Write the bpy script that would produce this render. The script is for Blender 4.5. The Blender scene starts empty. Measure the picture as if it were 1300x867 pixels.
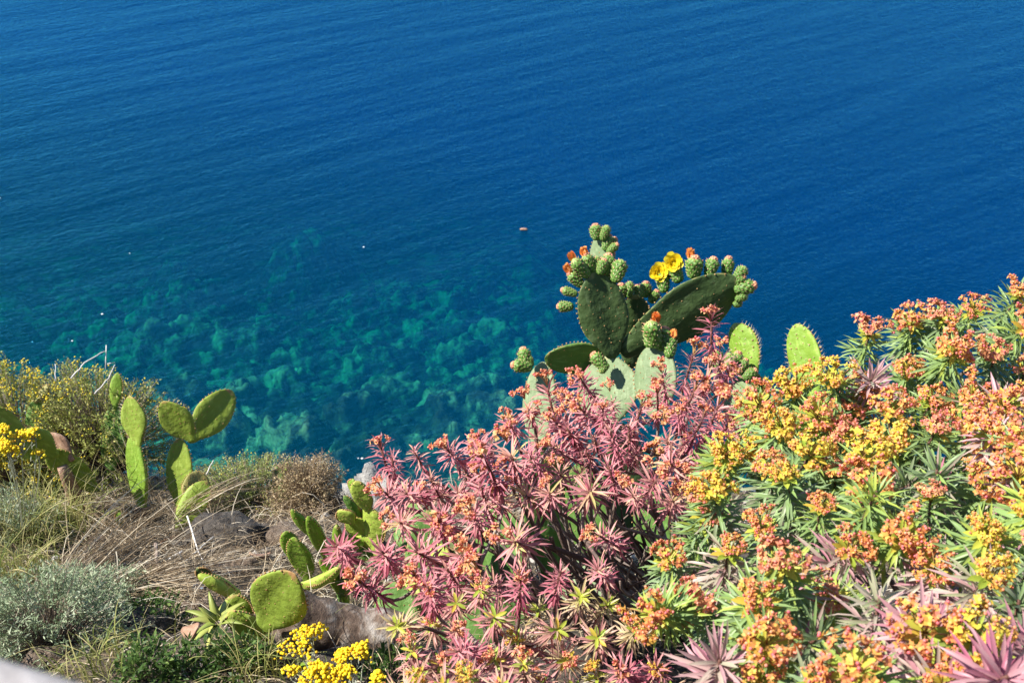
import bpy, math, random
import numpy as np
from mathutils import Vector, Matrix
R = math.radians
PI = math.pi
random.seed(7)
rng = np.random.default_rng(7)
scene = bpy.context.scene
col = scene.collection

# ------------------------------------------------------------------ camera
H = 40.0                       # eye height above the sea
F = 1249.0                     # focal length in photo pixels
PITCH = R(38)
FW = np.array([0, math.cos(PITCH), -math.sin(PITCH)])
UP = np.array([0, math.sin(PITCH), math.cos(PITCH)])
RT = np.array([1.0, 0, 0])
CAM = np.array([0, 0, H])
def ray(px, py):
    v = FW + (px - 650) / F * RT + (433.5 - py) / F * UP
    return v / np.linalg.norm(v)
def at(px, py, D):
    return CAM + ray(px, py) * D
cd = bpy.data.cameras.new('camera'); cam = bpy.data.objects.new('camera', cd); col.objects.link(cam)
cam.location = CAM; cam.rotation_euler = (PI / 2 - PITCH, 0, 0)
cd.sensor_width = 36; cd.lens = 36 * F / 1300
cd.clip_start = 0.03; cd.clip_end = 8000
cd.dof.use_dof = True; cd.dof.focus_distance = 3.0; cd.dof.aperture_fstop = 10
scene.camera = cam

# ------------------------------------------------------------------ noise
def _h(ix, iy, s):
    n = (ix * 374761393 + iy * 668265263 + s * 1274126177) & 0xffffffff
    n = ((n ^ (n >> 13)) * 1274126177) & 0xffffffff
    return ((n ^ (n >> 16)) & 0xffffff) / float(0xffffff)
def vn(x, y, s=0):
    x = np.asarray(x, float); y = np.asarray(y, float)
    ix = np.floor(x).astype(np.int64); iy = np.floor(y).astype(np.int64)
    fx = x - ix; fy = y - iy
    fx = fx * fx * (3 - 2 * fx); fy = fy * fy * (3 - 2 * fy)
    return (_h(ix, iy, s) * (1 - fx) + _h(ix + 1, iy, s) * fx) * (1 - fy) + (_h(ix, iy + 1, s) * (1 - fx) + _h(ix + 1, iy + 1, s) * fx) * fy
def fbm(x, y, s=0, o=4):
    a = 0; w = 0.5; f = 1.0
    for k in range(o):
        a = a + w * (vn(x * f, y * f, s + k * 17) * 2 - 1); w *= 0.5; f *= 2.03
    return a
def boulders(x, y, size, s=0, keep=1.0):
    """rounded lumps, one per cell"""
    x = x / size; y = y / size
    ix = np.floor(x).astype(np.int64); iy = np.floor(y).astype(np.int64)
    best = np.zeros_like(x); idv = np.zeros_like(x)
    for dx in (-1, 0, 1):
        for dy in (-1, 0, 1):
            cx = ix + dx; cy = iy + dy
            px = cx + 0.2 + 0.6 * _h(cx, cy, s); py = cy + 0.2 + 0.6 * _h(cx, cy, s + 5)
            r = 0.38 + 0.3 * _h(cx, cy, s + 9)
            r = np.where(_h(cx, cy, s + 13) < keep, r, 0.01)
            an = _h(cx, cy, s + 21) * PI; e = 0.7 + 0.5 * _h(cx, cy, s + 22)
            ux = (x - px) * np.cos(an) + (y - py) * np.sin(an); uy = -(x - px) * np.sin(an) + (y - py) * np.cos(an)
            d2 = (ux * ux * e + uy * uy / e) / (r * r)
            hgt = np.sqrt(np.clip(1 - d2, 0, 1)) * r
            idv = np.where(hgt > best, _h(cx, cy, s + 31), idv)
            best = np.maximum(best, hgt)
    return best * size, idv

# ------------------------------------------------------------------ ground shape of the cliff top
def ground(x, y):
    x = np.asarray(x, float); y = np.asarray(y, float)
    edge = 4.45 + 0.35 * fbm(x * 0.7, x * 0 + 3.1, 3, 3) + 0.25 * np.clip(-x - 1.2, 0, 2)
    z = -1.5 - 0.74 * np.clip(y - 0.1, 0, None)
    over = np.clip(y - edge, 0, None)
    z = z - over * 2.6
    z = z + 0.16 * fbm(x * 0.9, y * 0.9, 11, 4) + 0.05 * fbm(x * 4, y * 4, 5, 3)
    z = z + np.clip(over - 0.4, 0, 2) * 0.55 * fbm(x * 0.5, y * 0.8, 23, 4)
    z = np.where(y < 0.0, np.maximum(z, -1.55), z)
    return z + H
def hit(px, py, dmin=1.0, dmax=20):
    d = np.linspace(dmin, dmax, 1900); r = ray(px, py)
    P = CAM[None, :] + d[:, None] * r[None, :]
    below = P[:, 2] < ground(P[:, 0], P[:, 1])
    k = int(np.argmax(below)); return P[k], d[k]
def gp(x, y, dz=0.0): return np.array([x, y, float(ground(x, y)) + dz])

# ------------------------------------------------------------------ materials
MATS = {}
def new_mat(name):
    m = bpy.data.materials.new(name); m.use_nodes = True
    nt = m.node_tree; nt.nodes.clear()
    return m, nt, nt.nodes.new('ShaderNodeOutputMaterial')
def N(nt, t, **kw):
    n = nt.nodes.new(t)
    for k, v in kw.items():
        if k in n.inputs: n.inputs[k].default_value = v
        else: setattr(n, k, v)
    return n
def ramp(nt, stops):
    r = nt.nodes.new('ShaderNodeValToRGB'); e = r.color_ramp.elements
    while len(e) < len(stops): e.new(0.5)
    for i, (p, c) in enumerate(stops): e[i].position = p; e[i].color = (*c, 1)
    return r
def leafy(name, stops, rough=0.5, trans=0.25, noise=0.0, nscale=30, spec=0.3, bump=0.0, bscale=80):
    """colour by the per-leaf value 'rnd', plus translucency"""
    if name in MATS: return MATS[name]
    m, nt, out = new_mat(name); L = nt.links.new
    a = N(nt, 'ShaderNodeAttribute', attribute_name='rnd')
    r = ramp(nt, stops)
    src = a.outputs['Fac']
    if noise:
        tc = N(nt, 'ShaderNodeTexCoord'); nz = N(nt, 'ShaderNodeTexNoise', Scale=nscale, Detail=4.0)
        L(tc.outputs['Object'], nz.inputs['Vector'])
        mm = N(nt, 'ShaderNodeMath', operation='MULTIPLY_ADD'); mm.inputs[1].default_value = noise; L(nz.outputs['Fac'], mm.inputs[0])
        sb = N(nt, 'ShaderNodeMath', operation='SUBTRACT'); sb.inputs[1].default_value = noise * 0.5
        L(a.outputs['Fac'], mm.inputs[2]); L(mm.outputs[0], sb.inputs[0]); src = sb.outputs[0]
    L(src, r.inputs['Fac'])
    p = N(nt, 'ShaderNodeBsdfPrincipled', Roughness=rough); p.inputs['Specular IOR Level'].default_value = spec
    L(r.outputs['Color'], p.inputs['Base Color'])
    if bump:
        tc2 = N(nt, 'ShaderNodeTexCoord'); bn = N(nt, 'ShaderNodeTexNoise', Scale=bscale, Detail=5.0); L(tc2.outputs['Object'], bn.inputs['Vector'])
        b = N(nt, 'ShaderNodeBump', Strength=bump, Distance=0.01); L(bn.outputs['Fac'], b.inputs['Height']); L(b.outputs['Normal'], p.inputs['Normal'])
    if trans:
        t = N(nt, 'ShaderNodeBsdfTranslucent'); L(r.outputs['Color'], t.inputs['Color'])
        mx = N(nt, 'ShaderNodeMixShader'); mx.inputs[0].default_value = trans
        L(p.outputs[0], mx.inputs[1]); L(t.outputs[0], mx.inputs[2]); L(mx.outputs[0], out.inputs['Surface'])
    else: L(p.outputs[0], out.inputs['Surface'])
    MATS[name] = m; return m

def pad_mat(name, c1, c2, rim):
    """cactus skin: mottled green, dry corky rim where 'rnd' is high"""
    if name in MATS: return MATS[name]
    m, nt, out = new_mat(name); L = nt.links.new
    tc = N(nt, 'ShaderNodeTexCoord')
    n1 = N(nt, 'ShaderNodeTexNoise', Scale=9.0, Detail=6.0, Roughness=0.6); L(tc.outputs['Object'], n1.inputs['Vector'])
    r1 = ramp(nt, [(0.3, c1), (0.7, c2)]); L(n1.outputs['Fac'], r1.inputs['Fac'])
    # pale scratches and corky scars
    mp = N(nt, 'ShaderNodeMapping'); mp.inputs['Scale'].default_value = (60, 60, 14); L(tc.outputs['Object'], mp.inputs['Vector'])
    n2 = N(nt, 'ShaderNodeTexNoise', Scale=1.0, Detail=3.0); L(mp.outputs[0], n2.inputs['Vector'])
    r2 = ramp(nt, [(0.56, (0, 0, 0)), (0.66, (1, 1, 1))]); L(n2.outputs['Fac'], r2.inputs['Fac'])
    mx = N(nt, 'ShaderNodeMix', data_type='RGBA'); mx.inputs[7].default_value = (*[min(1, c * 1.5 + 0.05) for c in c2], 1)
    ml = N(nt, 'ShaderNodeMath', operation='MULTIPLY'); ml.inputs[1].default_value = 0.4; L(r2.outputs['Color'], ml.inputs[0])
    L(ml.outputs[0], mx.inputs[0]); L(r1.outputs['Color'], mx.inputs[6])
    a = N(nt, 'ShaderNodeAttribute', attribute_name='rnd')
    n3 = N(nt, 'ShaderNodeTexNoise', Scale=25.0, Detail=4.0); L(tc.outputs['Object'], n3.inputs['Vector'])
    ad = N(nt, 'ShaderNodeMath', operation='MULTIPLY'); L(a.outputs['Fac'], ad.inputs[0]); L(n3.outputs['Fac'], ad.inputs[1])
    r3 = ramp(nt, [(0.40, (0, 0, 0)), (0.58, (1, 1, 1))]); L(ad.outputs[0], r3.inputs['Fac'])
    m2 = N(nt, 'ShaderNodeMix', data_type='RGBA'); m2.inputs[7].default_value = (*rim, 1)
    L(r3.outputs['Color'], m2.inputs[0]); L(mx.outputs[2], m2.inputs[6])
    p = N(nt, 'ShaderNodeBsdfPrincipled', Roughness=0.55); p.inputs['Specular IOR Level'].default_value = 0.25
    L(m2.outputs[2], p.inputs['Base Color'])
    b = N(nt, 'ShaderNodeBump', Strength=0.6, Distance=0.015); L(n3.outputs['Fac'], b.inputs['Height']); L(b.outputs['Normal'], p.inputs['Normal'])
    t = N(nt, 'ShaderNodeBsdfTranslucent'); L(m2.outputs[2], t.inputs['Color'])
    mm = N(nt, 'ShaderNodeMixShader'); mm.inputs[0].default_value = 0.14; L(p.outputs[0], mm.inputs[1]); L(t.outputs[0], mm.inputs[2])
    L(mm.outputs[0], out.inputs['Surface']); MATS[name] = m; return m

def rocky(name, stops, scale=3.0, bump=0.8, rough=0.9, bdist=0.05, fine=30.0):
    if name in MATS: return MATS[name]
    m, nt, out = new_mat(name); L = nt.links.new
    tc = N(nt, 'ShaderNodeTexCoord')
    n1 = N(nt, 'ShaderNodeTexNoise', Scale=scale, Detail=9.0, Roughness=0.68); L(tc.outputs['Object'], n1.inputs['Vector'])
    n2 = N(nt, 'ShaderNodeTexNoise', Scale=fine, Detail=6.0, Roughness=0.7); L(tc.outputs['Object'], n2.inputs['Vector'])
    mxx = N(nt, 'ShaderNodeMath', operation='MULTIPLY_ADD'); mxx.inputs[1].default_value = 0.45; L(n2.outputs['Fac'], mxx.inputs[0])
    sc_ = N(nt, 'ShaderNodeMath', operation='MULTIPLY'); sc_.inputs[1].default_value = 0.6; L(n1.outputs['Fac'], sc_.inputs[0]); L(sc_.outputs[0], mxx.inputs[2])
    r = ramp(nt, stops); L(mxx.outputs[0], r.inputs['Fac'])
    p = N(nt, 'ShaderNodeBsdfPrincipled', Roughness=rough); L(r.outputs['Color'], p.inputs['Base Color'])
    b = N(nt, 'ShaderNodeBump', Strength=bump, Distance=bdist); L(mxx.outputs[0], b.inputs['Height']); L(b.outputs['Normal'], p.inputs['Normal'])
    L(p.outputs[0], out.inputs['Surface']); MATS[name] = m; return m

# ------------------------------------------------------------------ mesh builder
class MB:
    def __init__(s): s.v = []; s.f = []; s.m = []; s.r = []; s.n = 0
    def add(s, verts, faces, mat=0, rnd=0.5):
        verts = np.asarray(verts, float).reshape(-1, 3); k = len(verts)
        s.v.append(verts); o = s.n
        s.f.extend([tuple(i + o for i in fc) for fc in faces]); s.m.extend([mat] * len(faces))
        s.r.append(np.full(k, rnd) if np.isscalar(rnd) else np.asarray(rnd, float)); s.n += k
    def mesh(s, name, mats, smooth=True, off=None):
        me = bpy.data.meshes.new(name)
        V = np.concatenate(s.v)
        if off is not None: V = V - np.asarray(off)[None, :]
        me.from_pydata(V.tolist(), [], s.f)
        for m in mats: me.materials.append(m)
        me.polygons.foreach_set('material_index', s.m)
        a = me.attributes.new('rnd', 'FLOAT', 'POINT'); a.data.foreach_set('value', np.concatenate(s.r).astype(np.float32))
        if smooth: me.polygons.foreach_set('use_smooth', [True] * len(me.polygons))
        me.update(); return me

def link(name, me, parent=None, loc=(0, 0, 0), rot=None):
    o = bpy.data.objects.new(name, me); col.objects.link(o)
    o.location = loc
    if rot is not None: o.rotation_euler = rot.to_euler()
    if parent is not None: o.parent = parent
    return o
def tag(o, label=None, cat=None, group=None, kind=None):
    if label: o['label'] = label
    if cat: o['category'] = cat
    if group: o['group'] = group
    if kind: o['kind'] = kind
    return o
def thing(name, loc, label, cat, group=None):
    return tag(link(name, None, None, tuple(float(c) for c in loc)), label, cat, group)
def grid_faces(nu, nv, closed=False):
    f = []
    for i in range(nu - 1):
        for j in range(nv if closed else nv - 1):
            j2 = (j + 1) % nv
            f.append((i * nv + j, i * nv + j2, (i + 1) * nv + j2, (i + 1) * nv + j))
    return f
def tube(mb, pts, rad, n=6, mat=0, rnd=0.5, cap=True, rough=0.0):
    P = np.asarray(pts, float); k = len(P)
    rad = np.full(k, rad) if np.isscalar(rad) else np.asarray(rad, float)
    T = np.gradient(P, axis=0); T /= np.linalg.norm(T, axis=1)[:, None] + 1e-9
    u = np.cross(T[0], [0.3, 0.2, 0.9]); 
    if np.linalg.norm(u) < 1e-3: u = np.cross(T[0], [1, 0, 0])
    u /= np.linalg.norm(u); V = []
    for i in range(k):
        u = u - T[i] * np.dot(u, T[i]); u /= np.linalg.norm(u) + 1e-9; w = np.cross(T[i], u)
        for j in range(n):
            a = 2 * PI * j / n; rr = rad[i] * (1 + rough * (random.random() - 0.5))
            V.append(P[i] + rr * (u * math.cos(a) + w * math.sin(a)))
    F_ = grid_faces(k, n, True)
    if cap:
        F_.append(tuple(range(n - 1, -1, -1))); F_.append(tuple((k - 1) * n + j for j in range(n)))
    mb.add(V, F_, mat, rnd)
def bez(a, b, c, d, n=8):
    t = np.linspace(0, 1, n)[:, None]; a, b, c, d = map(np.asarray, (a, b, c, d))
    return (1 - t) ** 3 * a + 3 * (1 - t) ** 2 * t * b + 3 * (1 - t) * t * t * c + t ** 3 * d
def frame(z, spin=0.0):
    z = Vector([float(c) for c in z]).normalized()
    q = z.to_track_quat('Z', 'Y') @ Matrix.Rotation(spin, 3, 'Z').to_quaternion()
    return q.to_matrix()
def xf(M, V, p): return np.asarray(V) @ np.array(M).T + np.asarray(p)
def ico(sub=1):
    t = (1 + 5 ** 0.5) / 2
    v = np.array([(-1, t, 0), (1, t, 0), (-1, -t, 0), (1, -t, 0), (0, -1, t), (0, 1, t), (0, -1, -t), (0, 1, -t), (t, 0, -1), (t, 0, 1), (-t, 0, -1), (-t, 0, 1)], float)
    v /= np.linalg.norm(v[0])
    f = [(0, 11, 5), (0, 5, 1), (0, 1, 7), (0, 7, 10), (0, 10, 11), (1, 5, 9), (5, 11, 4), (11, 10, 2), (10, 7, 6), (7, 1, 8), (3, 9, 4), (3, 4, 2), (3, 2, 6), (3, 6, 8), (3, 8, 9), (4, 9, 5), (2, 4, 11), (6, 2, 10), (8, 6, 7), (9, 8, 1)]
    v = [tuple(x) for x in v]
    for _ in range(sub - 1):
        mid = {}; nf = []
        def md(a, b):
            k = (min(a, b), max(a, b))
            if k not in mid:
                p = np.array(v[a]) + np.array(v[b]); p /= np.linalg.norm(p); v.append(tuple(p)); mid[k] = len(v) - 1
            return mid[k]
        for a, b, c in f:
            x, y, z = md(a, b), md(b, c), md(c, a); nf += [(a, x, z), (b, y, x), (c, z, y), (x, y, z)]
        f = nf
    return np.array(v), f
ICO1 = ico(1); ICO2 = ico(2); ICO4 = ico(4); ICO5 = ico(5)

# ------------------------------------------------------------------ light and sky
SUN_DIR = np.array([-0.70, 0.03, 0.74]); SUN_DIR /= np.linalg.norm(SUN_DIR)
sl = bpy.data.lights.new('sun', 'SUN'); sl.energy = 5.0; sl.angle = R(0.53); sl.color = (1.0, 0.95, 0.86)
so = bpy.data.objects.new('sun', sl); col.objects.link(so)
so.rotation_euler = Vector(SUN_DIR).to_track_quat('Z', 'Y').to_euler(); so.location = (0, 0, 80)
w = bpy.data.worlds.new('World'); scene.world = w; w.use_nodes = True
wn = w.node_tree; wn.nodes.clear()
sky = wn.nodes.new('ShaderNodeTexSky'); sky.sky_type = 'NISHITA'; sky.sun_disc = False
sky.sun_elevation = math.asin(SUN_DIR[2]); sky.sun_rotation = math.atan2(SUN_DIR[0], SUN_DIR[1])
sky.altitude = 40; sky.air_density = 1.0; sky.dust_density = 0.0; sky.ozone_density = 4.0
bg = wn.nodes.new('ShaderNodeBackground'); bg.inputs['Strength'].default_value = 0.085
wo = wn.nodes.new('ShaderNodeOutputWorld')
wn.links.new(sky.outputs[0], bg.inputs[0]); wn.links.new(bg.outputs[0], wo.inputs[0])
scene.view_settings.view_transform = 'Standard'; scene.view_settings.look = 'None'
scene.view_settings.exposure = 0.97; scene.view_settings.gamma = 1; scene.view_settings.use_curve_mapping = False
scene.render.engine = 'CYCLES'
cy = scene.cycles
cy.use_denoising = True; cy.max_bounces = 6; cy.transparent_max_bounces = 8; cy.diffuse_bounces = 3; cy.transmission_bounces = 4
cy.volume_bounces = 0; cy.caustics_reflective = False; cy.caustics_refractive = False
cy.sample_clamp_indirect = 3.0
try: cy.denoising_prefilter = 'ACCURATE'; cy.denoiser = 'OPENIMAGEDENOISE'
except Exception: pass

# ------------------------------------------------------------------ sea: surface, body and bed
m, nt, out = new_mat('sea_water'); L = nt.links.new
tc = N(nt, 'ShaderNodeTexCoord')
def wave_noise(scale, ang, detail, rough=0.5, dist=0.0):
    m0 = N(nt, 'ShaderNodeMapping'); m0.inputs['Rotation'].default_value = (0, 0, ang); L(tc.outputs['Object'], m0.inputs['Vector'])
    mp = N(nt, 'ShaderNodeMapping'); mp.inputs['Scale'].default_value = scale; L(m0.outputs[0], mp.inputs['Vector'])
    n = N(nt, 'ShaderNodeTexNoise', Scale=1.0, Detail=detail, Roughness=rough, Distortion=dist); L(mp.outputs[0], n.inputs['Vector'])
    return n.outputs['Fac']
wa = wave_noise((0.04, 0.22, 1), R(-30), 3.0)       # long swell lines
wb = wave_noise((0.8, 1.6, 1), R(-30), 4.0, 0.6, 0.5)        # wind ripples
wc = wave_noise((2.6, 4.2, 1), R(-12), 4.0, 0.6, 0.3)      # fine chop
def mul(a, k):
    q = N(nt, 'ShaderNodeMath', operation='MULTIPLY'); L(a, q.inputs[0]); q.inputs[1].default_value = k; return q.outputs[0]
def addn(a, b):
    q = N(nt, 'ShaderNodeMath', operation='ADD'); L(a, q.inputs[0]); L(b, q.inputs[1]); return q.outputs[0]
hsum = addn(addn(mul(wa, 0.42), mul(wb, 0.12)), mul(wc, 0.085))
bp = N(nt, 'ShaderNodeBump', Strength=1.0, Distance=1.0); L(hsum, bp.inputs['Height'])
fr = N(nt, 'ShaderNodeFresnel', IOR=1.33); L(bp.outputs['Normal'], fr.inputs['Normal'])
gl = N(nt, 'ShaderNodeBsdfGlossy', Roughness=0.12); gl.inputs['Color'].default_value = (0.09, 0.52, 1.0, 1); L(bp.outputs['Normal'], gl.inputs['Normal'])
df = N(nt, 'ShaderNodeBsdfDiffuse'); df.inputs['Color'].default_value = (0.0, 0.11, 0.33, 1); L(bp.outputs['Normal'], df.inputs['Normal'])
tr = N(nt, 'ShaderNodeBsdfTransparent'); tr.inputs['Color'].default_value = (0.9, 0.97, 1.0, 1)
sx = N(nt, 'ShaderNodeSeparateXYZ'); L(tc.outputs['Object'], sx.inputs[0])
xo = mul(sx.outputs['X'], 0.5); yo = addn(sx.outputs['Y'], xo)      # clearer green water inshore, blue offshore
mr = N(nt, 'ShaderNodeMapRange'); mr.inputs[1].default_value = 26; mr.inputs[2].default_value = 78; L(yo, mr.inputs[0])
r_f = ramp(nt, [(0.0, (0.15, 0.15, 0.15)), (1.0, (0.25, 0.25, 0.25))]); r_c = ramp(nt, [(0.0, (0.0, 0.13, 0.20)), (1.0, (0.0, 0.10, 0.355))])
L(mr.outputs[0], r_f.inputs['Fac']); L(mr.outputs[0], r_c.inputs['Fac']); L(r_c.outputs['Color'], df.inputs['Color'])
m1 = N(nt, 'ShaderNodeMixShader'); L(r_f.outputs['Color'], m1.inputs[0]); L(tr.outputs[0], m1.inputs[1]); L(df.outputs[0], m1.inputs[2])
m2 = N(nt, 'ShaderNodeMixShader'); L(fr.outputs[0], m2.inputs[0]); L(m1.outputs[0], m2.inputs[1]); L(gl.outputs[0], m2.inputs[2])
L(m2.outputs[0], out.inputs['Surface'])
va = N(nt, 'ShaderNodeVolumeAbsorption', Density=0.27); va.inputs['Color'].default_value = (0.03, 0.85, 0.82, 1)
L(va.outputs[0], out.inputs['Volume'])
M_sea = m
X, Y0, Y1, Z0 = 2500, -200, 6000, -75
gx = [-X, -1200, -600, -300] + list(range(-160, 161, 8)) + [300, 600, 1200, X]; gy = [Y0, -60] + list(range(0, 241, 8)) + [300, 400, 600, 1000, 2000, 3500, Y1]
nx, ny = len(gx), len(gy); V = [(a_, b_, 0) for a_ in gx for b_ in gy]; fc = [f[::-1] for f in grid_faces(nx, ny)]; o0 = len(V); V += [(a_, b_, Z0) for a_ in gx for b_ in gy]
fc += [tuple(o0 + i for i in f) for f in grid_faces(nx, ny)]
ring = [i * ny for i in range(nx)] + [(nx - 1) * ny + j for j in range(1, ny)] + [i * ny + ny - 1 for i in range(nx - 2, -1, -1)] + [j for j in range(ny - 2, 0, -1)]
fc += [(ring[k], ring[k - 1], o0 + ring[k - 1], o0 + ring[k]) for k in range(len(ring))]
mb = MB(); mb.add(V, fc)
tag(link('sea_water', mb.mesh('sea_water', [M_sea], smooth=False)), 'clear blue rippled sea turning turquoise near the cliff', None, None, 'structure')

xs = np.concatenate([np.linspace(-2400, -90, 14), np.linspace(-85, -38, 40), np.linspace(-37.7, 37.7, 400), np.linspace(38, 85, 40), np.linspace(90, 2400, 14)])
ys = np.concatenate([np.linspace(-150, 2, 8), np.linspace(4, 27, 40), np.linspace(27.3, 80, 280), np.linspace(81, 150, 60), np.linspace(160, 5900, 18)])
XX, YY = np.meshgrid(xs, ys, indexing='ij')
dep = 1.4 + 0.085 * np.clip(YY - 22, 0, 30) + 0.34 * np.clip(YY - 48, 0, 400)
dep = dep + 0.30 * np.clip(XX - 2, 0, 60) * np.clip((YY - 30) / 25, 0, 1.2) + 0.03 * np.clip(-XX - 22, 0, 60)
dep = dep + 3.0 * fbm(XX * 0.05, YY * 0.05, 41, 3) * np.clip((YY - 25) / 30, 0, 1)
def mound(px, py, r, a):
    v = ray(px, py); D = -H / v[2]; c = CAM + v * D
    return a * np.exp(-(((XX - c[0]) ** 2 + ((YY - c[1])) ** 2) / (r * r)))
for args in [(285, 345, 3.2, 3.0), (190, 360, 3.0, 2.4), (215, 275, 3.5, 5), (370, 190, 4, 6), (190, 230, 3, 4), (650, 350, 4, 1.0), (1010, 350, 5, 2.4), (1000, 250, 5, 3)]:
    dep = dep - mound(*args)
dep = np.clip(dep, 1.0, 66)
b1, i1 = boulders(XX + 1.2 * fbm(XX * 0.6, YY * 0.6, 2, 4), YY + 1.0 * fbm(XX * 0.7, YY * 0.7, 19, 4), 2.9, 3, 0.5)
b2, i2 = boulders(XX + 9 + 0.4 * fbm(XX * 1.3, YY, 28, 3), YY + 0.5 * fbm(XX, YY * 1.2, 8, 3), 1.25, 7, 0.8)
fade = np.clip((88 - YY) / 20, 0, 1)
ZZ = -dep + fade * (b1 * 0.75 + b2 * 0.9) + 0.25 * fbm(XX * 1.1, YY * 1.1, 77, 4) * fade
ZZ = ZZ + fade * (0.35 * np.abs(fbm(XX * 1.9, YY * 1.9, 101, 3)) + 0.22 * fbm(XX * 2.6, YY * 2.6, 107, 2))
ZZ = np.minimum(ZZ, -0.5)
tint = 0.12 + 0.22 * (fbm(XX * 0.9, YY * 0.9, 95, 4)) + 0.42 * np.maximum(np.where(b1 > 0.25, 0.2 + 0.8 * i1 ** 1.5, 0), np.where(b2 > 0.12, 0.1 + 0.85 * i2 ** 1.3, 0)) + 0.25 * fbm(XX * 0.12, YY * 0.12, 91, 4)
mb = MB(); mb.add(np.stack([XX, YY, ZZ], -1).reshape(-1, 3), [f[::-1] for f in grid_faces(len(xs), len(ys))], 0, tint.ravel())
m, nt, out = new_mat('seabed_rock'); L = nt.links.new
tc = N(nt, 'ShaderNodeTexCoord'); at_ = N(nt, 'ShaderNodeAttribute', attribute_name='rnd')
wn_ = N(nt, 'ShaderNodeTexNoise', Scale=1.6, Detail=3.0); L(tc.outputs['Object'], wn_.inputs['Vector'])
vm = N(nt, 'ShaderNodeVectorMath', operation='MULTIPLY_ADD'); vm.inputs[1].default_value = (0.35, 0.35, 0.35); L(wn_.outputs['Color'], vm.inputs[0]); L(tc.outputs['Object'], vm.inputs[2])
def vor(sc_):
    v_ = N(nt, 'ShaderNodeTexVoronoi', Scale=sc_); L(vm.outputs[0], v_.inputs['Vector']); return v_
def mad(a_, k, c_):
    q = N(nt, 'ShaderNodeMath', operation='MULTIPLY_ADD'); L(a_, q.inputs[0]); q.inputs[1].default_value = k
    if isinstance(c_, float): q.inputs[2].default_value = c_
    else: L(c_, q.inputs[2])
    return q.outputs[0]
v1, v2 = vor(0.42), vor(1.2)
f1 = mad(v1.outputs['Distance'], -0.55, mad(v1.outputs['Color'], 0.55, mad(at_.outputs['Fac'], 0.7, 0.06)))  # darker away from cell centres: crevice shade between boulders painted into the colour
f2 = mad(v2.outputs['Distance'], -0.35, mad(v2.outputs['Color'], 0.35, f1))
n9 = N(nt, 'ShaderNodeTexNoise', Scale=5.0, Detail=5.0); L(tc.outputs['Object'], n9.inputs['Vector'])
f3 = mad(n9.outputs['Fac'], 0.5, mad(f2, 1.15, -0.38))
r = ramp(nt, [(0.0, (0.012, 0.02, 0.012)), (0.22, (0.05, 0.085, 0.04)), (0.42, (0.15, 0.24, 0.11)), (0.66, (0.26, 0.35, 0.16)), (1.0, (0.42, 0.46, 0.22))]); L(f3, r.inputs['Fac'])
p = N(nt, 'ShaderNodeBsdfPrincipled', Roughness=0.9); L(r.outputs['Color'], p.inputs['Base Color'])
b = N(nt, 'ShaderNodeBump', Strength=1.0, Distance=0.5); L(f2, b.inputs['Height']); L(b.outputs['Normal'], p.inputs['Normal'])
L(p.outputs[0], out.inputs['Surface']); M_bed = m
tag(link('seabed', mb.mesh('seabed', [M_bed])), 'boulder strewn seabed showing green through the clear water', None, None, 'structure')

# ------------------------------------------------------------------ cliff terrain
xs = np.concatenate([np.linspace(-60, -5, 40), np.linspace(-4.9, 4.9, 150), np.linspace(5, 60, 40)])
ys = np.concatenate([np.linspace(-30, -0.3, 10), np.linspace(-0.2, 6.2, 110), np.linspace(6.5, 26, 50)])
XX, YY = np.meshgrid(xs, ys, indexing='ij'); ZZ = ground(XX, YY); ZZ = np.maximum(ZZ, -30)
ZZ = ZZ + 0.03 * fbm(XX * 9, YY * 9, 61, 3)
mb = MB(); mb.add(np.stack([XX, YY, ZZ], -1).reshape(-1, 3), [f[::-1] for f in grid_faces(len(xs), len(ys))])
M_soil = rocky('cliff_soil', [(0.3, (0.022, 0.018, 0.014)), (0.47, (0.07, 0.055, 0.04)), (0.58, (0.17, 0.13, 0.09)), (0.75, (0.36, 0.30, 0.23))], 2.2, 1.0, bdist=0.08, fine=26)
tag(link('cliff_ground', mb.mesh('cliff_ground', [M_soil])), 'stony brown cliff top dropping to the sea', None, None, 'structure')

# ------------------------------------------------------------------ parapet the photographer leans over
p1 = at(0, 826, 1.0); p1 = CAM + ray(0, 826) * (-0.30 / ray(0, 826)[2]); p2 = CAM + ray(112, 867) * (-0.30 / ray(112, 867)[2])
dv = (p2 - p1); dv[2] = 0; dv /= np.linalg.norm(dv); nv = np.array([-dv[1], dv[0], 0]) * -1
if nv[1] > 0: nv = -nv
V = []; F_ = []
NS = 260
sec = [(0.0, -1.6), (0.0, -0.9), (0.004, -0.4), (0.0, -0.12), (-0.003, -0.02), (-0.002, -0.008), (0.002, -0.002), (0.01, 0.0)] + [(0.02 + 0.29 * k / 10, 0.002) for k in range(1, 11)] + [(0.335, -0.01), (0.345, -0.04), (0.35, -0.4), (0.35, -1.6)]
for i in range(NS):
    s = -1.6 + 3.6 * i / (NS - 1)
    for (a, b) in sec:
        q = p1 + dv * s + nv * a; q = q + np.array([0, 0, b])
        j = 0.0035 * float(fbm(s * 30, a * 30 + b * 7, 15, 4)); q = q + nv * j + np.array([0, 0, j * 0.8 if b > -1 else 0]); V.append(q)
mb = MB(); fc = grid_faces(NS, len(sec)); fc.append(tuple(range(len(sec)))); fc.append(tuple((NS - 1) * len(sec) + k for k in range(len(sec) - 1, -1, -1)))
mb.add(V, fc)
M_wall = rocky('parapet_stone', [(0.35, (0.16, 0.14, 0.13)), (0.5, (0.30, 0.27, 0.26)), (0.7, (0.5, 0.47, 0.46))], 14, 0.7, bdist=0.004, fine=90)
tag(link('parapet_wall', mb.mesh('parapet_wall', [M_wall])), 'pale grey stone parapet corner in front of everything, out of focus', 'wall')

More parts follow.
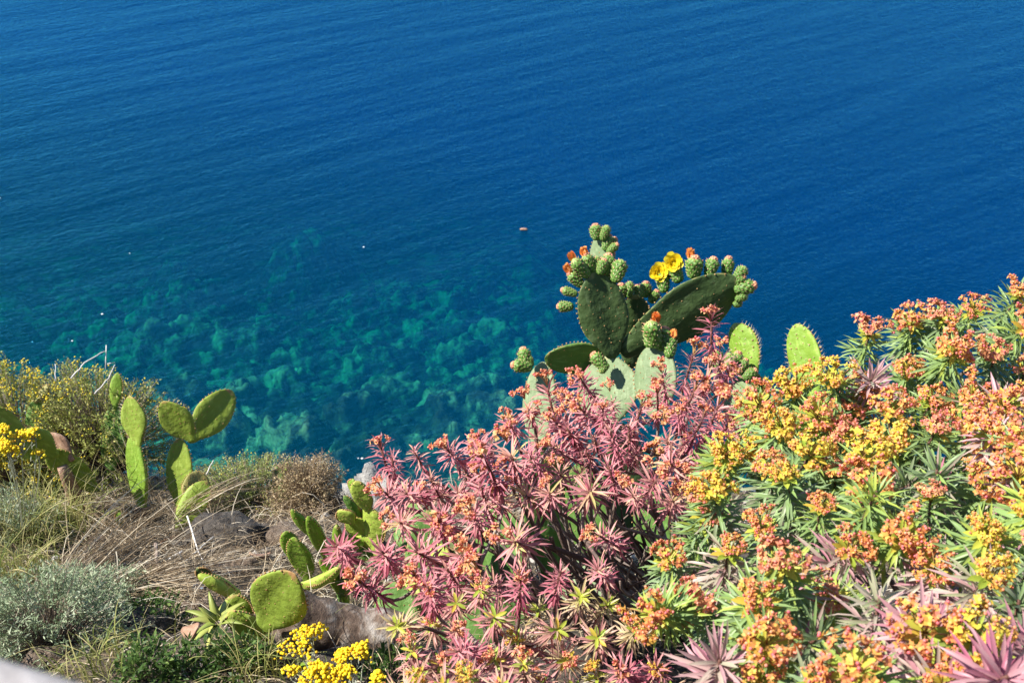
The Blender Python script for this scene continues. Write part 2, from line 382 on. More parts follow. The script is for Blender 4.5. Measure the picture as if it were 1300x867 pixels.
# ------------------------------------------------------------------ rocks and trunk
def rock(name, px, py, wpx, size, label, mat, seed, D=None, squash=(1, 1, 1), rot=0, spiky=0.55, sink=0.3):
    P, d = hit(px, py)
    if D: P = at(px, py, D)
    v, f = ICO4; v = v.copy(); n1 = np.array([fbm(v[:, 0] * 1.3 + v[:, 2] * 0.7 + seed, v[:, 1] * 1.3 + v[:, 2] * 1.1, seed, 4)])[0]
    n2 = fbm(v[:, 0] * 4 + v[:, 2] * 3, v[:, 1] * 4 - v[:, 2] * 3.3, seed + 9, 4)
    n3 = np.abs(fbm(v[:, 0] * 3 + v[:, 2] * 2.1, v[:, 1] * 3 + v[:, 2] * 1.7, seed + 33, 4)); r = 1.12 + spiky * n1 + 0.16 * n2 - 0.5 * n3
    v = v * r[:, None] * np.array(squash) * size
    c, s_ = math.cos(rot), math.sin(rot); v = v @ np.array([[c, s_, 0], [-s_, c, 0], [0, 0, 1]])
    mb = MB(); mb.add(v, f)
    o = link(name, mb.mesh(name, [mat]), None, tuple(P - np.array([0, 0, size * squash[2] * sink]))); tag(o, label, 'rock'); return o
M_dark = rocky('dark_rock', [(0.33, (0.02, 0.018, 0.018)), (0.5, (0.065, 0.055, 0.048)), (0.62, (0.18, 0.155, 0.13)), (0.75, (0.34, 0.32, 0.28))], 9, 1.0, bdist=0.06, fine=44)
M_brown = rocky('brown_rock', [(0.36, (0.05, 0.035, 0.025)), (0.5, (0.17, 0.12, 0.085)), (0.66, (0.40, 0.32, 0.25))], 10, 1.0, bdist=0.05, fine=60)
M_pale = rocky('pale_rock', [(0.36, (0.14, 0.13, 0.12)), (0.5, (0.36, 0.35, 0.33)), (0.7, (0.58, 0.57, 0.54))], 9, 1.0, bdist=0.06, fine=50)
rock('rock', 272, 690, 0, 0.19, 'dark grey boulder shading the ground under the round corky pad', M_dark, 4, squash=(1.25, 0.8, 1.1))
rock('rock', 150, 662, 0, 0.11, 'small grey stone beside the tiny cactus sprout', M_dark, 12, squash=(1.1, 0.9, 0.8), sink=0.0)
rock('rock', 484, 640, 0, 0.22, 'white limestone outcrop at the cliff edge behind lime pads', M_pale, 21, D=5.75, squash=(1.0, 0.8, 1.3), spiky=0.5, sink=0.15)
rock('rock', 448, 700, 0, 0.16, 'brown rough rock between the low shrub and lime pads', M_dark, 27, squash=(0.9, 0.8, 1.3), spiky=0.5)
rock('rock', 405, 850, 0, 0.10, 'dark stone under the yellow flower clusters', M_dark, 31, squash=(1.3, 0.9, 0.7))
rock('rock', 175, 800, 0, 0.09, 'dark stone in the hollow beside the grey shrub', M_dark, 35, squash=(1.2, 1, 0.8))

for (x, y, sz, sd, lb) in [(300, 728, 0.10, 41, 'broken brown rock in the shadow right of the white stick'), (232, 735, 0.08, 43, 'brown rock in the straw above the deep blue scrap'), (135, 700, 0.09, 47, 'pale brown rock under the slim cactus straw'),
      (255, 775, 0.07, 53, 'small brown rock left of the aloe'), (430, 742, 0.09, 59, 'brown rock under the curved yellow edged pad'), (365, 690, 0.10, 61, 'orange brown rock at the foot of the low mounded shrub'), (60, 840, 0.07, 67, 'dark stone under the big silvery shrub')]:
    rock('rock', x, y, 0, sz, lb, M_brown, sd, squash=(1.3, 0.9, 0.8), spiky=0.6)
def lying_trunk(a, b, r, label, cat, mats, name='fallen_trunk', seed=0, taper=0.85, n=28, kink=0.05):
    a = np.array(a); b = np.array(b); ax = b - a; Lr = np.linalg.norm(ax)
    K = 40; V = []; rn = []
    up = np.array([0, 0, 1.0]); ax = ax / Lr; u = np.cross(ax, up); u /= np.linalg.norm(u); w_ = np.cross(u, ax)
    if w_[2] < 0: w_ = -w_
    for i in range(K):
        t = i / (K - 1); rr = r * (1 - (1 - taper) * t) * (min(1, (0.25 + 5 * t) ** 0.5)) * (min(1, (0.25 + 5 * (1 - t)) ** 0.5))
        c = a + ax * Lr * t + w_ * kink * math.sin(t * 4 + seed)
        for j in range(n):
            an = 2 * PI * j / n; q = rr * (1 + 0.10 * float(fbm(t * 9 + seed, an * 1.1, 3 + seed, 3)) + 0.02 * math.sin(t * 34 + 1.2 * math.sin(an)))
            V.append(c + q * (u * math.cos(an) + w_ * math.sin(an)))
            rn.append(0.5 + 0.5 * math.sin(an))
    fc = grid_faces(K, n, True); fc.append(tuple(range(n - 1, -1, -1))); fc.append(tuple((K - 1) * n + j for j in range(n)))
    mb = MB(); mb.add(V - a, fc, 0, rn)
    o = link(name, mb.mesh(name, mats), None, tuple(a)); tag(o, label, cat); return o
def bark(name, stops, ns=(14, 14, 60)):
    m, nt, out = new_mat(name); L = nt.links.new
    tc = N(nt, 'ShaderNodeTexCoord'); mp = N(nt, 'ShaderNodeMapping'); mp.inputs['Scale'].default_value = ns; L(tc.outputs['Object'], mp.inputs['Vector'])
    n1 = N(nt, 'ShaderNodeTexNoise', Scale=1.0, Detail=8.0, Roughness=0.65); L(mp.outputs[0], n1.inputs['Vector'])
    r = ramp(nt, stops); L(n1.outputs['Fac'], r.inputs['Fac'])
    p = N(nt, 'ShaderNodeBsdfPrincipled', Roughness=0.85); L(r.outputs['Color'], p.inputs['Base Color'])
    b = N(nt, 'ShaderNodeBump', Strength=0.9, Distance=0.02); L(n1.outputs['Fac'], b.inputs['Height']); L(b.outputs['Normal'], p.inputs['Normal'])
    L(p.outputs[0], out.inputs['Surface']); return m
M_bark = bark('cactus_bark', [(0.32, (0.05, 0.03, 0.02)), (0.5, (0.15, 0.10, 0.07)), (0.62, (0.30, 0.25, 0.21)), (0.75, (0.5, 0.47, 0.44))], (16, 14, 18))
a = hit(352, 822)[0] + [0, 0, 0.13]; b = hit(525, 828)[0] + [0, 0, 0.13]
lying_trunk(a, b, 0.115, 'thick woody cactus trunk lying behind the yellow flower clusters', 'trunk', [M_bark], seed=2)
M_dry = bark('withered_pad', [(0.3, (0.16, 0.08, 0.045)), (0.5, (0.36, 0.21, 0.14)), (0.7, (0.6, 0.45, 0.35))], (20, 20, 10))

# ------------------------------------------------------------------ prickly pear
M_cork = leafy('cork_spot', [(0, (0.30, 0.16, 0.07)), (1, (0.45, 0.28, 0.12))], 0.8, 0)
M_spine = leafy('spine_straw', [(0, (0.55, 0.47, 0.28)), (1, (0.75, 0.68, 0.5))], 0.5, 0.1)
PM = {
 'dark': pad_mat('pad_dark', (0.050, 0.095, 0.030), (0.085, 0.135, 0.045), (0.30, 0.28, 0.10)),
 'olive': pad_mat('pad_olive', (0.20, 0.29, 0.035), (0.30, 0.39, 0.06), (0.42, 0.24, 0.10)),
 'lime': pad_mat('pad_lime', (0.17, 0.30, 0.03), (0.26, 0.39, 0.05), (0.45, 0.40, 0.14)),
 'pale': pad_mat('pad_pale', (0.17, 0.245, 0.115), (0.25, 0.315, 0.165), (0.36, 0.36, 0.18)),
 'green': pad_mat('pad_green', (0.09, 0.19, 0.035), (0.14, 0.26, 0.06), (0.34, 0.28, 0.10)),
 'yellow': pad_mat('pad_yellow', (0.34, 0.46, 0.06), (0.46, 0.57, 0.11), (0.50, 0.34, 0.12)),
 'corky': pad_mat('pad_corky', (0.28, 0.24, 0.08), (0.36, 0.34, 0.10), (0.42, 0.25, 0.12)),
}
def pad_mesh(Lm, Wm, T, mat, seed, curl=0.0, spiny=False, rimspines=False, areoles=True):
    rs = np.random.default_rng(seed); ns, nc = 26, 28
    s = (1 - np.cos(np.linspace(0, PI, ns))) / 2
    def wid(s): return Wm / 2 * np.maximum(np.sin(PI * np.clip(s, 0, 1) ** 1.22) ** 0.6, 0.0) * 1.02
    def thk(s): return T / 2 * (0.25 + 0.75 * np.sin(PI * np.clip(s, 0, 1) ** 0.8) ** 0.5) * np.clip(np.sin(PI * np.clip(s, 0.0, 1)) * 6, 0.02, 1) ** 0.5
    neck = np.clip(1 - s / 0.12, 0, 1)
    V = []; rn = []; ph = rs.random() * 6
    for i in range(ns):
        w_ = max(wid(s[i]), 0.0) + neck[i] * Wm * 0.10; t_ = thk(s[i]) + neck[i] * T * 0.2
        w_ *= 1 + 0.035 * math.sin(s[i] * 7 + ph)
        for j in range(nc):
            a = 2 * PI * j / nc; ca, sa = math.cos(a), math.sin(a)
            x = w_ * abs(ca) ** 0.9 * np.sign(ca); y = t_ * abs(sa) ** 0.75 * np.sign(sa)
            sc_ = 1 + 0.03 * math.sin(s[i] * 9 + 2 * a + ph)
            x *= sc_
            z = s[i] * Lm
            y += curl * Lm * ((s[i] - 0.4) ** 2) + 0.10 * curl * x * x / Wm * 3 + 0.006 * math.sin(x * 40 + ph) 
            V.append((x, y, z)); rn.append(min(1.0, max(abs(ca) ** 10, (s[i] > 0.93) * 0.9, neck[i] * 0.9)))
    mb = MB(); fc = grid_faces(ns, nc, True); fc.append(tuple(range(nc - 1, -1, -1))); fc.append(tuple((ns - 1) * nc + k for k in range(nc)))
    mb.add(V, fc, 0, rn)
    sp = 0.034 * (Lm / 0.34) ** 0.5; row = 0; z = 0.08 * Lm
    iv, if_ = ICO1
    def spine(p, d, l):
        d = np.array(d) / np.linalg.norm(d); u = np.cross(d, [0.2, 0.5, 0.9]); u /= np.linalg.norm(u); v_ = np.cross(d, u); r = 0.0009
        mb.add([p + u * r, p - u * r * 0.5 + v_ * r, p - u * r * 0.5 - v_ * r, p + d * l], [(0, 1, 3), (1, 2, 3), (2, 0, 3)], 2, rs.random())
    while areoles and z < Lm * 0.97:
        sz = z / Lm; w_ = float(wid(np.array(sz))); t_ = float(thk(np.array(sz)))
        x = -w_ * 0.9 + (sp * 0.5 if row % 2 else 0)
        while x < w_ * 0.93:
            for sg in (-1, 1):
                cax = min(1, abs(x) / w_); ya = t_ * (max(0, 1 - cax ** 2.2)) ** 0.375 * sg
                y = ya + curl * Lm * ((sz - 0.4) ** 2) + 0.10 * curl * x * x / Wm * 3 + 0.006 * math.sin(x * 40 + ph)
                p = np.array([x + rs.normal(0, 0.006), y, z + rs.normal(0, 0.006)])
                if rs.random() < 0.12: continue
                r = 0.0024 * (0.6 + 0.8 * rs.random()) * (1.35 if spiny else 1)
                mb.add(iv * np.array([r, r * 0.5, r * 1.2]) + p, if_, 1, rs.random())
                if spiny:
                    for _ in range(2): spine(p, (rs.normal(0, 0.5), sg * 1.0, rs.normal(0.2, 0.5)), 0.010 + 0.010 * rs.random())
            x += sp
        z += sp * 0.86; row += 1
    if areoles:
        for k in range(30):
            sz = 0.15 + 0.85 * (k // 2) / 15; w_ = float(wid(np.array(min(sz, 0.985)))); sg = 1 if k % 2 else -1
            p = np.array([sg * w_ * 1.0, curl * Lm * ((sz - 0.4) ** 2), min(sz, 0.985) * Lm])
            mb.add(iv * np.array([0.004, 0.004, 0.004]) + p, if_, 1, rs.random())
            if rimspines or spiny:
                for _ in range(3): spine(p, (sg * 1.0, rs.normal(0, 0.4), rs.normal(0.3 + sz * 0.5, 0.4)), 0.016 + 0.014 * rs.random())
    return mb.mesh('pad', [mat, M_cork, M_spine])

# flower buds
def bud_mesh(seed, Lb=0.062, Rb=0.021, tip='pink'):
    rs = np.random.default_rng(seed); ns, nc = 30, 32; V = []; rn = []
    for i in range(ns):
        s = i / (ns - 1)
        r = Rb * (0.55 + 1.05 * s - 0.72 * s * s) * 1.12 * (1 if s < 0.72 else (max(0.16, 1 - ((s - 0.72) / 0.28) ** 2 * 0.85)))
        if s < 0.06: r *= 0.7
        for j in range(nc):
            a = 2 * PI * j / nc
            b = max(0, math.sin(a * 8 / 1 + s * 13) * 1.0) * max(0, math.sin(s * 30 + (a * 8) * 0.0 + 1.0)) if False else abs(math.sin(a * 4 + s * 9) * math.sin(a * 4 - s * 9 + 0.8))
            rr = r * (0.88 + 0.26 * b ** 1.5)
            V.append((rr * math.cos(a), rr * math.sin(a), s * Lb)); rn.append(0.12 + 0.5 * b * 0.6 + max(0, s - 0.8) * 2.2)
    mb = MB(); fc = grid_faces(ns, nc, True); fc.append(tuple((ns - 1) * nc + k for k in range(nc))); mb.add(V, fc, 0, rn)
    iv, if_ = ICO1   # small fleshy scales with spine tufts
    for k in range(46):
        s = 0.1 + 0.86 * k / 46; a = k * 2.39996
        r = Rb * (0.55 + 1.05 * s - 0.72 * s * s) * 1.1 * (1 if s < 0.72 else (max(0.16, 1 - ((s - 0.72) / 0.28) ** 2 * 0.85)))
        p = np.array([r * math.cos(a), r * math.sin(a), s * Lb]); d = np.array([math.cos(a), math.sin(a), 0.9]); d /= np.linalg.norm(d)
        M = frame(d); mb.add(xf(M, np.array([(-.0022, 0, 0), (.0022, 0, 0), (0, .0022, 0), (0, 0, 0.008)]), p - d * 0.001), [(0, 1, 3), (1, 2, 3), (2, 0, 3)], 1, 0.35 + 0.6 * s * rs.random())
    if tip == 'pink':
        for k in range(16):
            a = k * 2.39996; r = Rb * 0.5 * math.sqrt((k + .5) / 16); p = np.array([r * math.cos(a), r * math.sin(a), Lb * (1.0 - 0.1 * (k / 16) ** 2)])
            mb.add(iv * np.array([.0045, .0045, .0055]) + p, if_, 1, 0.75 + 0.25 * rs.random())
    return mb.mesh('bud', [M_bud, M_scale])
M_bud = leafy('bud_green', [(0.0, (0.05, 0.12, 0.02)), (0.35, (0.14, 0.26, 0.05)), (0.6, (0.30, 0.42, 0.12)), (0.9, (0.62, 0.42, 0.2))], 0.45, 0.08, noise=0.15, nscale=60)
M_scale = leafy('bud_scale', [(0.0, (0.2, 0.32, 0.1)), (0.5, (0.5, 0.42, 0.22)), (0.8, (0.68, 0.26, 0.16)), (1.0, (0.8, 0.42, 0.22))], 0.5, 0.1)
M_petal_y = leafy('petal_yellow', [(0, (0.85, 0.62, 0.01)), (1, (0.95, 0.78, 0.04))], 0.5, 0.35)
M_petal_o = leafy('petal_orange', [(0, (0.85, 0.20, 0.04)), (0.5, (0.92, 0.38, 0.09)), (1, (0.95, 0.55, 0.2))], 0.5, 0.3)
def petal(mb, M, p, Lp, Wp, lean, rnd, cup=0.25, thick=True):
    ns, nc = 7, 5; V = []
    for i in range(ns):
        s = i / (ns - 1); wdt = Wp * (0.25 + 0.85 * math.sin(PI * min(s, 0.97) ** 0.9 * 0.86)) * (1 if s < 0.95 else 0.75); an = lean * (s ** 0.8)
        r = math.sin(an) * Lp * s; z = math.cos(an * 0.8) * Lp * s
        for j in range(nc):
            x = (j / (nc - 1) - 0.5) * wdt; V.append((x, r - cup * x * x / Wp * 2.2 * 1.0, z + 0.002 * math.sin(9 * s + j)))
    mb.add(xf(M, V, p), grid_faces(ns, nc), 0, rnd)
def flower_mesh(kind, seed):
    rs = np.random.default_rng(seed); mb = MB()
    rows = [(9, 0.032, 0.028, 0.70), (9, 0.029, 0.024, 0.45), (7, 0.024, 0.02, 0.25)] if kind == 'open' else [(6, 0.030, 0.024, 0.10), (5, 0.034, 0.020, 0.02)]
    for (n, Lp, Wp, lean) in rows:
        for k in range(n):
            a = 2 * PI * (k + 0.4 * rs.random()) / n + (0.3 if n < 9 else 0)
            M = Matrix.Rotation(a, 3, 'Z'); r0 = 0.002 if kind == 'open' else 0.006
            petal(mb, M, (-r0 * math.sin(a), r0 * math.cos(a), 0), Lp * (0.9 + 0.2 * rs.random()), Wp, lean + 0.1 * rs.normal(), rs.random(), cup=0.5)
    if kind == 'open':
        for k in range(40):
            a = rs.random() * 6.28; r = 0.008 * math.sqrt(rs.random()); p = np.array([r * math.cos(a), r * math.sin(a), 0.006 + 0.010 * rs.random()])
            mb.add(ICO1[0] * 0.0024 + p, ICO1[1], 0, 0.0)
    if kind == 'open': mb.add(ICO2[0] * np.array([0.011, 0.011, 0.010]) + [0, 0, 0.010], ICO2[1], 0, 0.3)
    return mb.mesh('flower', [M_petal_y if kind == 'open' else M_petal_o])
BUDS = [bud_mesh(0), bud_mesh(1, 0.062, 0.019, 'plain'), bud_mesh(2, 0.062, 0.0225), bud_mesh(3, 0.062, 0.020)]; FL = {'y': flower_mesh('open', 1), 'o': [flower_mesh('closed', k) for k in (3, 4)]}

PADSEED = [100]
def pad(root, base, tip, Db, Dt, wpx, turn, mat, curl=0.0, T=None, name='pad', label=None, spiny=False, rimsp=False, sides=1, areoles=True):
    """pad from a base point to a tip point; wpx apparent width, turn the angle its face is turned from us"""
    B = at(*base, Db); Tp = at(*tip, Dt); ax = Tp - B; Lm = np.linalg.norm(ax); ax /= Lm
    Dm = (Db + Dt) / 2; view = ray((base[0] + tip[0]) / 2, (base[1] + tip[1]) / 2)
    nf = -view - ax * np.dot(-view, ax); nf /= np.linalg.norm(nf); t = math.radians(turn)
    side = np.cross(nf, ax); n = nf * math.cos(t) + side * math.sin(t); xx = np.cross(n, ax)
    Tm = T or 0.030
    Wm = max(0.05, (wpx / F * Dm - Tm * abs(math.sin(t))) / max(0.25, abs(math.cos(t)))); Wm = min(Wm, 0.36)
    PADSEED[0] += 1
    me = pad_mesh(Lm * 1.02, Wm, Tm, PM[mat] if isinstance(mat, str) else mat, PADSEED[0], curl, spiny, rimsp, areoles)
    M = Matrix(((xx[0], n[0], ax[0]), (xx[1], n[1], ax[1]), (xx[2], n[2], ax[2])))
    # local y = -n would face us; keep right handed
    if M.determinant() < 0: M = Matrix(((-xx[0], n[0], ax[0]), (-xx[1], n[1], ax[1]), (-xx[2], n[2], ax[2])))
    rl = np.array(root.location)
    o = link(name, me, root, tuple(B - rl), M.to_3x3()); o['M'] = 0; del o['M']
    if label: o['label'] = label
    o_world[o.name] = (B, M); return o
o_world = {}
def child_world(parent, name, me, P, Mw):
    """child of a pad placed at world P with world axes Mw"""
    B, M = o_world[parent.name]; Mi = M.inverted()
    loc = Mi @ Vector([float(c) for c in (np.array(P) - B)])
    o = link(name, me, parent, tuple(loc), (Mi @ Mw)); return o
def buds(p, D, lst, s=1.0):
    """list of (px, py base, px, py top, tip kind)"""
    for k, (x0, y0, x1, y1, kind) in enumerate(lst):
        d0 = D + random.uniform(-0.03, 0.03); A = at(x0, y0, d0); B = at(x1, y1, d0 + random.uniform(-0.02, 0.02)); ax = B - A
        Lb = np.linalg.norm(ax); tl = ax / Lb + np.array([random.gauss(0, .12) for _ in range(3)]); Mw = frame(tl, random.random() * 6); me = BUDS[k % 4]
        o = child_world(p, 'bud', me, A, Mw); q = Lb / 0.062; q2 = max(q, 0.8) * s * random.uniform(0.82, 1.08); o.scale = (q2 * 1.05, q2 * random.uniform(0.95, 1.1), q * random.uniform(0.95, 1.12))
        if kind in ('y', 'o'):
            top = A + ax * 0.94; f = child_world(p, 'flower', FL['y'] if kind == 'y' else FL['o'][k % 2], top, Mw if kind == 'o' else frame(ax * 0.75 - ray(x1, y1) * 0.55, k)); f.scale = (1.8, 1.8, 1.5) if kind == 'y' else (1.5, 1.5, 1.3)

def Z1(x, y): return (640 + x * 0.3231, 260 + y * 0.3231)
def Z4(x, y): return (230 + x * 0.3312, 580 + y * 0.331)
def Z2(x, y): return (x * 0.2537, 440 + y * 0.2537)
def BL(*rows): return [(*Z1(a, b), *Z1(c, d), k) for (a, b, c, d, k) in rows]

# --- the big one in the middle
D0 = 4.35
P, d = hit(770, 735); root = thing('prickly_pear', P, 'tall dark green prickly pear crowded with buds and yellow flowers above the pink spurge', 'cactus')
pA = pad(root, Z1(430, 600), Z1(352, 272), 4.38, 4.30, 65, -14, 'dark', curl=0.05)
pC = pad(root, Z1(500, 640), Z1(515, 355), 4.6, 4.50, 50, -15, 'dark')
pB = pad(root, Z1(462, 585), Z1(915, 300), 4.42, 4.30, 70, -30, 'dark', curl=-0.06)
pD = pad(root, Z1(420, 600), Z1(163, 600), 4.50, 4.42, 44, 40, 'green', curl=0.1)
pK = pad(root, Z1(410, 330), Z1(368, 120), 4.52, 4.56, 34, 30, 'pale')
pE = pad(root, Z1(600, 840), Z1(590, 552), 4.12, 4.16, 60, 35, 'pale')
pF = pad(root, Z1(400, 900), Z1(405, 596), 4.36, 4.42, 78, 35, 'pale')
pG = pad(root, Z1(130, 960), Z1(150, 622), 4.42, 4.48, 46, 30, 'pale')
pH = pad(root, Z1(905, 900), Z1(935, 672), 4.28, 4.32, 42, 30, 'pale')
buds(pA, 4.32, BL((310, 320, 262, 262, 'o'), (330, 285, 275, 215, 'o'), (345, 275, 318, 200, 'o'), (288, 352, 228, 325, 'b'), (272, 400, 212, 400, 'b'), (350, 280, 362, 205, 'b'), (375, 275, 385, 215, 'b'), (400, 280, 425, 200, 'b'), (425, 290, 440, 225, 'b'), (435, 305, 455, 215, 'b')))
buds(pK, 4.52, BL((365, 140, 352, 78, 'b'), (385, 140, 403, 80, 'b'), (395, 180, 400, 120, 'b'), (400, 170, 442, 132, 'b'), (405, 190, 445, 160, 'b'), (400, 205, 430, 175, 'b'), (395, 235, 425, 190, 'b')))
buds(pC, 4.5, BL((465, 370, 455, 315, 'b'), (490, 365, 490, 305, 'b'), (525, 365, 527, 312, 'b'), (550, 365, 562, 305, 'b'), (575, 385, 605, 340, 'b')))
buds(pB, 4.33, BL((630, 345, 605, 265, 'y'), (690, 305, 665, 228, 'y'), (745, 290, 730, 205, 'o'), (800, 285, 815, 215, 'b'), (870, 290, 885, 215, 'b'), (905, 300, 930, 235, 'b'), (905, 320, 950, 285, 'b'), (905, 335, 985, 300, 'b'), (915, 350, 960, 320, 'b'), (910, 375, 955, 345, 'b'), (900, 395, 930, 385, 'b'), (890, 330, 935, 300, 'b')))
buds(pD, 4.3, BL((400, 645, 345, 590, 'b'), (410, 625, 375, 660, 'b')))
buds(pE, 4.12, BL((572, 562, 560, 465, 'b'), (598, 560, 603, 455, 'o'), (628, 575, 625, 490, 'b'), (650, 600, 664, 525, 'o')), 1.1)
buds(pG, 4.4, BL((110, 640, 30, 630, 'b'), (110, 635, 95, 590, 'b'), (90, 640, 70, 570, 'b')))
buds(pH, 4.28, BL((850, 650, 835, 575, 'b'), (880, 655, 880, 585, 'b'), (900, 660, 915, 580, 'b'), (915, 665, 945, 605, 'b'), (925, 680, 965, 640, 'b'), (880, 640, 905, 600, 'b'), (940, 685, 990, 655, 'b')))
for (b_, t_, w_, tu, mt, db, dt) in [((770, 745), (735, 590), 62, 20, 'green', 4.6, 4.45), ((700, 735), (695, 560), 72, -30, 'green', 4.6, 4.45), ((830, 760), (825, 610), 52, 40, 'green', 4.55, 4.4), ((880, 720), (905, 560), 70, 30, 'green', 4.5, 4.35), ((770, 850), (735, 705), 70, 20, 'pale', 4.15, 4.2), ((800, 700), (790, 540), 60, -30, 'dark', 4.7, 4.6)]:
    pad(root, b_, t_, db, dt, w_, tu, mt)

# --- two lime spiny tips to the right
P, d = hit(965, 640); root = thing('prickly_pear', P, 'lime green spiny prickly pear pad beside the big cactus', 'cactus')
pad(root, Z1(985, 672), Z1(912, 470), 4.38, 4.44, 40, 35, 'lime', curl=0.1, spiny=True, rimsp=True)
pad(root, (972, 640), Z1(975, 660), 4.7, 4.44, 50, 10, 'green', spiny=True)
P, d = hit(1040, 640); root = thing('prickly_pear', P, 'lime green spiny prickly pear pad rising alone from orange flower heads', 'cactus')
pad(root, (1035, 505), (1012, 413), 4.30, 4.36, 43, 30, 'lime', curl=0.08, spiny=True, rimsp=True)
pad(root, (1045, 630), (1033, 500), 4.7, 4.36, 52, 15, 'green', spiny=True)

# --- left: slim column, winged pair, corky pads
P, d = hit(180, 668); root = thing('prickly_pear', P, 'slim two pad prickly pear column with a brown scarred edge on the left', 'cactus'); dd = d
q1 = pad(root, (181, 650), (170, 552), dd - 0.05, dd - 0.1, 27, 50, 'lime', T=0.045, curl=0.1)
pad(root, (176, 568), (166, 503), dd - 0.12, dd - 0.15, 30, 38, 'olive', curl=0.12, rimsp=True)
st = MB(); tube(st, [P - [0, 0, 0.08], (P + at(181, 650, dd - 0.05)) / 2, at(181, 642, dd - 0.05)], [0.06, 0.045, 0.04], 10, rough=0.2); link('stem', st.mesh('stem', [M_bark], off=P), root)
P, d = hit(228, 668); dd = d; root = thing('prickly_pear', P, 'olive prickly pear with two raised pads spread like wings over turquoise water', 'cactus')
pad(root, (228, 645), (229, 557), dd - 0.05, dd - 0.1, 33, 30, 'olive', curl=0.1)
pad(root, (246, 561), (207, 510), dd - 0.14, dd - 0.2, 36, 25, 'olive', curl=0.1, rimsp=True)
pad(root, (241, 560), (295, 497), dd - 0.1, dd - 0.05, 42, -10, 'olive', curl=-0.05)
P, d = hit(235, 672); dd = d; root = thing('prickly_pear', P, 'low prickly pear with a round corky tan pad above straw and stone', 'cactus')
pad(root, (245, 645), (252, 598), dd - 0.1, dd - 0.08, 34, -15, 'corky')
pad(root, (226, 672), (262, 612), dd - 0.15, dd - 0.15, 34, 10, 'olive')
# arms at far left
P, d = hit(105, 655); dd = d; root = thing('prickly_pear', P, 'long arching green prickly pear arm behind yellow flowers at the left edge', 'cactus')
pad(root, (122, 622), (62, 572), dd - 0.25, dd - 0.4, 34, 30, 'olive', curl=0.05)
pad(root, (72, 580), (18, 548), dd - 0.42, dd - 0.5, 40, 30, 'olive', curl=0.08)
pad(root, (38, 566), (-40, 525), dd - 0.5, dd - 0.55, 48, 30, 'olive', curl=0.08)
pad(root, (93, 585), (64, 550), dd - 0.38, dd - 0.36, 22, 30, M_dry, name='withered_pad', label='withered brown pad', areoles=False)
st = MB(); tube(st, [P - [0, 0, .05], at(98, 632, dd - 0.22), at(84, 600, dd - 0.33), at(78, 590, dd - 0.36)], [0.055, 0.045, 0.035, 0.03], 12, rough=0.3); link('stem', st.mesh('stem', [M_dry], off=P), root)
# small sprout
P, d = hit(152, 672); root = thing('cactus_sprout', P, 'tiny green cactus sprout beside the small grey stone', 'cactus')
pad(root, (153, 668), (152, 647), d - 0.14, d - 0.14, 11, 0, 'lime', T=0.02)
pad(root, (156, 664), (150, 655), d - 0.15, d - 0.17, 6, 0, 'lime', T=0.015)
# pads peeping from the yellow shrub
P, d = hit(140, 640); root = thing('prickly_pear', P, 'prickly pear mostly buried in the yellow flowering shrub with one pad tip showing', 'cactus')
pad(root, (146, 520), (149, 474), d - 0.0, d - 0.0, 16, 20, 'lime'); pad(root, (140, 600), (146, 515), d + 0.05, d - 0.0, 30, 20, 'green')
P, d = hit(60, 640); root = thing('prickly_pear', P, 'prickly pear hidden in twiggy shrub with a pale pad rim showing', 'cactus')
pad(root, (45, 512), (62, 488), d - 0.05, d - 0.05, 12, 30, 'corky'); pad(root, (50, 600), (48, 505), d + 0.05, d - 0.05, 30, 20, 'green')
# tiny pair on the low shrub
P, d = hit(357, 660); root = thing('prickly_pear', P, 'small two eared prickly pear poking from the top of the low shrub at the edge', 'cactus')
pad(root, (360, 612), (351, 592), d + 0.2, d + 0.2, 11, 10, 'green', rimsp=True); pad(root, (360, 611), (364, 587), d + 0.2, d + 0.2, 6, 60, 'olive', rimsp=True); pad(root, (358, 640), (360, 608), d + 0.25, d + 0.2, 14, 20, 'green')
# cluster in the middle
def padg(root, base, tip, wpx, turn, mat, g, off=(0.0, 0.0), **kw):
    """pad standing in the upright plane through the ground seen at photo point g"""
    Y = hit(*g)[0][1]
    pad(root, base, tip, (Y - 0.03 - off[0]) / ray(*base)[1], (Y - 0.03 - off[1]) / ray(*tip)[1], wpx, turn, mat, **kw)
P, d = hit(335, 808); root = thing('prickly_pear', P, 'big round olive prickly pear pad in front of the lying trunk', 'cactus'); g = (335, 808)
padg(root, Z4(312, 655), Z4(432, 448), 70, 5, 'olive', g, (0.12, 0.14), curl=0.06)
padg(root, Z4(330, 705), Z4(185, 598), 34, 30, 'yellow', g, (0.04, 0.04), T=0.04)
padg(root, Z4(260, 640), Z4(200, 530), 30, 35, 'olive', g, (-0.02, -0.05))
P, d = hit(300, 765); root = thing('prickly_pear', P, 'ribbed yellow green prickly pear pad lying in shade by bright straw', 'cactus'); g = (290, 765)
padg(root, Z4(225, 530), Z4(68, 445), 27, 55, 'yellow', g, (0.0, 0.0), T=0.06)
padg(root, Z4(120, 470), Z4(60, 430), 12, 30, 'dark', g, (0.0, 0.0), T=0.02)
P, d = hit(415, 775); root = thing('prickly_pear', P, 'prickly pear with a yellow edged curved pad above the lying trunk', 'cactus'); g = (410, 765)
padg(root, Z4(470, 500), Z4(614, 440), 17, 65, 'yellow', g, (0.02, 0.06), T=0.05, curl=0.25)
padg(root, Z4(640, 560), Z4(540, 385), 18, 50, 'lime', g, (0.0, 0.0), T=0.05, curl=0.2)
padg(root, Z4(620, 560), Z4(612, 410), 13, 60, 'green', g, (0.0, 0.0), T=0.05)
P, d = hit(383, 745); root = thing('prickly_pear', P, 'bluish shaded prickly pear with a pale rounded top beside the low shrub', 'cactus'); g = (383, 742)
